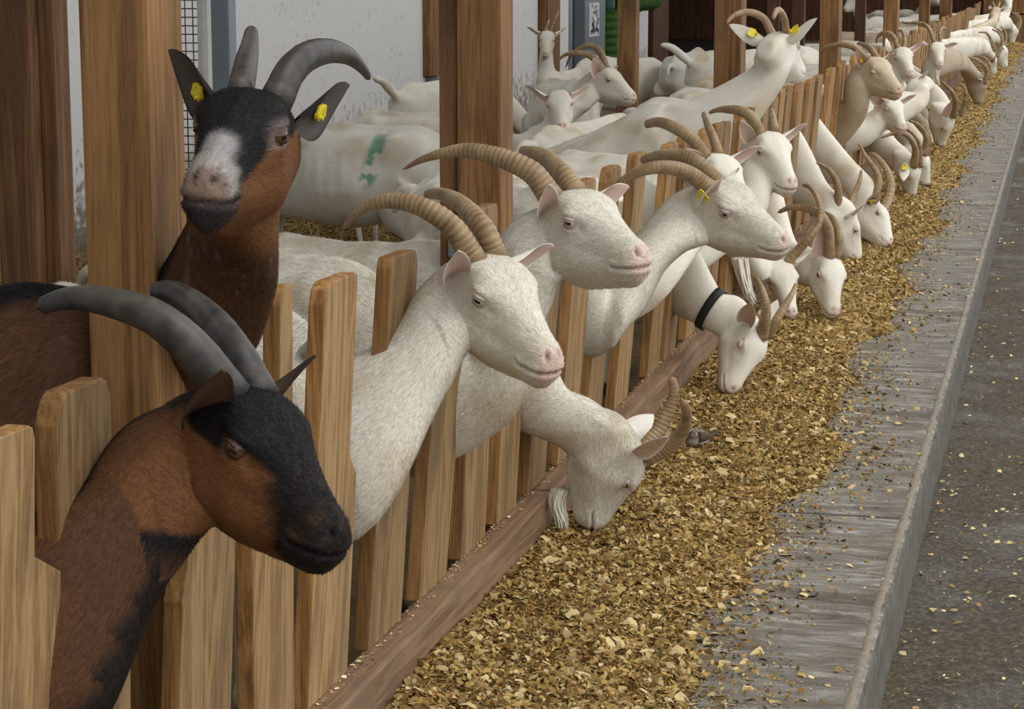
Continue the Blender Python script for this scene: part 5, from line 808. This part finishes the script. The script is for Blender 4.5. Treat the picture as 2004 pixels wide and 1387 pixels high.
def build_feed():
    rs = np.random.RandomState(11); V0, q0 = feed_base(); n = fbm(V0*np.array([60, 60, 1]), 3)
    C0 = mix(np.repeat(np.array([[.13, .085, .025]]), len(V0), 0), np.array([.45, .30, .10]), ss(.35, .7, n)); Vs, Qs, Cs = [V0], [q0], [C0]; base = len(V0)
    for y0, y1, cnt, smin, smax in ((2.9, 5, 52000, .003, .022), (5, 8, 42000, .004, .022), (8, 14, 30000, .006, .024), (14, 24, 14000, .009, .028), (24, 41, 6000, .016, .035)):
        Y = y0+(y1-y0)*rs.rand(cnt); e = feed_edge(Y); X = e*(rs.rand(cnt)**.95)+np.abs(rs.randn(cnt))*.012; X = np.where(rs.rand(cnt) < .06, e*(1+.22*np.abs(rs.randn(cnt))), X); X = np.clip(X, .006, .8)
        Z = np.maximum(feed_z(X, Y), 0)+.0015+.006*rs.rand(cnt)*(X < e)
        sz = smin+(smax-smin)*rs.rand(cnt)**3.6; big = rs.rand(cnt) < .010; sz[big] = .014+.024*rs.rand(big.sum())
        v, q, m = chips(np.column_stack([X, Y, Z]), sz, rs)
        ci = rs.choice(len(FEEDC), cnt, p=[.17, .18, .15, .10, .08, .12, .05, .10, .05]); c = FEEDC[ci]*np.array([.66, .62, .52])*(.8+.5*rs.rand(cnt, 1)); c[big] = np.array([.56, .43, .22])*(.8+.3*rs.rand(big.sum(), 1))
        Vs.append(v); Qs.append(q+base); Cs.append(np.repeat(c, m, 0)); base += len(v)
    V = np.vstack(Vs); me = quads_np('feed', V, np.vstack(Qs)); setcol(me, np.vstack(Cs)[:len(me.vertices)], V)
    o = link('chopped_feed', me, M['chip'], smooth=False); tag(o, 'long bank of chopped yellow feed lying along the fence sill', 'feed', kind='stuff')
def scatter(name, label, X, Y, Z, smin, smax, rs, cols, cat='crumbs', **k):
    cnt = len(X); v, q, m = chips(np.column_stack([X, Y, Z]), smin+(smax-smin)*rs.rand(cnt)**2.5, rs, flat=.15, **k)
    c = cols[rs.randint(len(cols), size=cnt)]*(.8+.4*rs.rand(cnt, 1)); me = quads_np(name, v, q); setcol(me, np.repeat(c, m, 0)[:len(me.vertices)], v)
    o = link(name, me, M['chip'], smooth=False); tag(o, label, cat, kind='stuff'); return o
build_feed()
rs = np.random.RandomState(4)
n = 5200; Y = 3.4+34*rs.rand(n)**2.2; X = .5+.31*rs.rand(n); cl = vnoise(np.column_stack([X*6, Y*2.6, 0*X])); cl2 = ss(.55, .9, cl)*ss(.55, .72, X)+.14+.5*np.exp(-(X-feed_edge(Y))/.05)
kp = rs.rand(n) < cl2; scatter('feed_crumbs', 'loose feed crumbs scattered over the grey concrete slab', X[kp], Y[kp], 0*X[kp]+.003, .004, .014, rs, FEEDC)
n = 9000; Y = 4+30*rs.rand(n)**2.2; X = .85+1.5*rs.rand(n)**1.7; cl = vnoise(np.column_stack([X*4, Y*2, 0*X+9])); kp = rs.rand(n) < .25+ss(.45, .8, cl)
scatter('lane_litter', 'pale crumbs and straw bits scattered on the wet asphalt lane', X[kp], Y[kp], 0*X[kp]-.160, .003, .020, rs, FEEDC)
n = 2200; Y = 2.9+12*rs.rand(n)**1.5; scatter('sill_crumbs', 'feed crumbs lying along the top of the sill board', -.055+.03*rs.rand(n)**2, Y, 0*Y+.153, .003, .010, rs, FEEDC)
def straw(name, label, cx, cy, rx, ry, hgt, cnt, seed):
    r = np.random.RandomState(seed); a = r.rand(cnt)*2*np.pi; q = np.sqrt(r.rand(cnt)); X = cx+rx*q*np.cos(a); Y = cy+ry*q*np.sin(a); Z = hgt*(1-q**2)*r.rand(cnt)+.01
    v, f, m = chips(np.column_stack([X, Y, Z]), .10+.16*r.rand(cnt), r, flat=.35, thin=.02, tv=.012); c = np.array([.36, .25, .085])*(.35+.9*r.rand(cnt, 1))
    v = v.reshape(cnt, 6, 3); ctr = v.mean(1, keepdims=True); me = quads_np(name, v.reshape(-1, 3), f); setcol(me, np.repeat(c, m, 0), v.reshape(-1, 3)); o = link(name, me, M['straw'], smooth=False); tag(o, label, 'straw', kind='stuff')
straw('straw_heap', 'heap of loose straw on the barn floor behind the brown goat head', -2.6, 10.9, .75, 1.7, .22, 5200, 1)
straw('straw_litter', 'thin straw litter along the foot of the white wall', -3.05, 8.9, .45, 1.6, .06, 1500, 2)

# ------------------------------------------------------------------ sparrow
def sparrow():
    o0 = np.array([.190, 6.05, .047]); ax = np.array([.42, .90, 0]); ax /= np.linalg.norm(ax); lt = np.array([-ax[1], ax[0], 0])
    k = np.array([(-.052, .028, .012, .012), (-.035, .030, .021, .022), (-.010, .034, .026, .028), (.015, .040, .024, .027), (.034, .054, .017, .018), (.046, .062, .016, .016), (.058, .062, .012, .012), (.064, .061, .004, .004)])
    k[:, 0] *= -1
    q = catmull(k, 40); P = ax*q[:, :1]+np.array([0, 0, 1.])*q[:, 1:2]; V, F, _ = tube(P, q[:, 2], q[:, 3], lt, 18)
    me = mesh_np('sparrow', V, F); zz = V[:, 2]; nn = fbm(V*220, 2); C = mix(np.repeat(np.array([[.34, .31, .27]]), len(V), 0), np.array([.10, .065, .04]), ss(.03, .045, zz)*ss(.3, .6, nn+.1)); setcol(me, C, V)
    ob = link('sparrow', me, M['bird']); ob.location = o0; tag(ob, 'small grey brown sparrow standing in the feed below the curled horns', 'bird')
    def pt(name, pts, ra, rb, mat):
        q = catmull(np.array([ax*a+lt*b+np.array([0, 0, c]) for a, b, c in pts]), 12); v, f, _ = tube(q, np.linspace(*ra, 12), np.linspace(*rb, 12), lt, 10); me = mesh_np(name, v, f); setcol(me, np.repeat(np.array([[.075, .05, .035]]), len(v), 0), v); return link(name, me, mat, ob)
    pt('tail', [(.045, 0, .028), (.075, 0, .034), (.105, 0, .040)], (.010, .013), (.005, .003), M['bird'])
    for s in (-1, 1):
        pt('wing', [(-.02, s*.022, .044), (.02, s*.024, .040), (.065, s*.012, .034)], (.009, .004), (.016, .005), M['bird'])
        pt('leg', [(.002, s*.011, .012), (.0, s*.012, -.010), (-.006, s*.012, -.02)], (.0022, .002), (.0022, .002), M['lid_b'])
        v, f, _ = tube(ax*np.array([[-.051], [-.053]])+lt*np.array([[s*.0125], [s*.0155]])+np.array([0, 0, .064]), [.0028, .002], [.0028, .002], (0, 0, 1), 8); link('eye', mesh_np('eye', v, f), M['pupil'], ob)
    pt('beak', [(-.060, 0, .062), (-.068, 0, .061), (-.076, 0, .059)], (.005, .001), (.005, .001), M['lid_k'])
sparrow()

# ------------------------------------------------------------------ goats in place
LAB = {
'G1': 'brown goat with black face and dark swept back horns, leaning out at lower left', 'G2': 'brown goat with black and white face and dark horns, head raised beside the post',
'G3': 'nearest white goat with head over the fence, muzzle just above the bearded feeding goat', 'G4': 'white goat with longest curved horns, pink nose pointing right, beside the middle post',
'G5': 'white goat in profile with a yellow ear tag and long arched horns', 'G6': 'bearded white goat with head down in the feed, nearest of the feeding goats',
'G7': 'white goat with curly crown, face hidden behind the yellow tagged goat', 'G8': 'white goat with pink nose looking right, one big horn curving left, below the tall goat',
'G9': 'tall white goat stretching its neck up and looking away, two yellow ear tags', 'G10': 'white goat with black collar, eating with eyes closed, horns pointing up',
'G11': 'white goat with broad face lowered to the feed, under a pair of brown arched horns', 'G11a': 'white goat with yellowish forehead bent down left of the broad faced feeding goat',
'G12': 'white feeding goat with flat cheek and tall hooked horns, left of the tagged feeding goat', 'G13': 'white feeding goat with tall sickle horns standing upright and a tagged ear',
'G14': 'cream goat in profile with closed eyes and thin horns laid back', 'G15': 'hornless white goat with closed eyes under the muzzle of the cream goat', 'G16': 'white goat with raised ears between the cream goat and the bearded goat',
'G17': 'white goat with long yellowish beard facing the camera', 'G18': 'white goat whose pink nose shows just right of the cream goat muzzle', 'G19': 'feeding white goat with yellow tag on its hanging ear, brown hooked horns',
'G20': 'feeding white goat close behind the one with the hanging tagged ear', 'G21': 'feeding white goat with heavy brown horns, below the bearded goat', 'G21b': 'white goat with thin dark horns, behind the heavy horned feeder',
'G23': 'greyish beige goat bending deep into the feed far along the trough', 'G24': 'white feeding goat just beyond the beige goat', 'G25': 'distant white feeding goat with dark ears, beyond the beige goat', 'G26': 'farthest white feeding goat at the right edge of the photo',
'G27': 'distant cream necked goat with raised white face at the top edge', 'G28': 'farthest goat with raised white face near the top right corner',
'B1': 'small horned goat facing the camera by the end of the white wall', 'B2': 'white goat in profile with dark curved horns inside the barn', 'B3': 'hornless white goat facing the camera in the middle of the barn'}
D = json.loads(DATA)
for k in ('G9',): D[k]['tags'] = 'LR'; D[k]['tagback'] = True
D['G5']['tags'] = 'R'; D['G19']['tagback'] = True; D['G2']['tags'] = 'LR'; D['G3']['tags'] = ''; D['G4']['tags'] = ''
for k in ('G14', 'G15', 'G10', 'G2b'):
    if k in D: D[k]['shut'] = True
for k in D: make_goat(k, D[k], LAB[k], 'goats along the feed fence' if k[0] == 'G' else 'goats inside the barn')
for key, P, fw, s, kw, lab in [
    ('B4', (-2.25, 13.35), (.42, .9), .95, dict(horn=0, tailup=1, down=True), 'white goat seen from behind with raised tail, left of the middle post'),
    ('B5', (-2.25, 8.65), (-1., .02), 1.0, dict(down=True, horn=0, col='grey'), 'greyish white goat with a green paint mark on its flank'),
    ('B6', (-.45, 15.95), (.85, .5), 1.08, dict(horn=0, tailup=1, down=True), 'white goat with bony rump and tail out, in front of the dark doorway'),
    ('B6b', (-1.55, 17.2), (.1, 1.), 1.0, dict(horn=0, col='grey', down=True), 'grey shaded goat seen from behind beside the slim inner post'),
    ('B8', (-.75, 10.25), (.35, .9), .93, dict(down=True, horn=0), 'white goat with tail towards the camera, right of the hornless goat facing us'),
    ('B10', (-2.14, 4.05), (-1., -.05), .775, dict(horn=0, col='cream'), 'pale goat at the left edge, almost hidden behind the brown back and long dark horn'),
    ('B11', (-1.26, 28.), (-.5, -.8), 1.0, dict(horn=0, col='grey'), 'greyish goat in the dark barn above the horns of the cream goat'),
    ('B12', (-.91, 33.), (.7, -.6), 1.0, dict(horn=0, col='grey'), 'greyish goat in the dark barn left of the bearded goat horns'),
    ('B14', (-.35, 18.95), (.9, .1), 1.0, dict(horn=0, down=True, col='grey'), 'pale goat back seen above the horn tips of the cream goat')]:
    G_ = generic(P, fw, s, **kw); G_['P'] = P; make_goat(key, G_, lab, 'goats inside the barn')
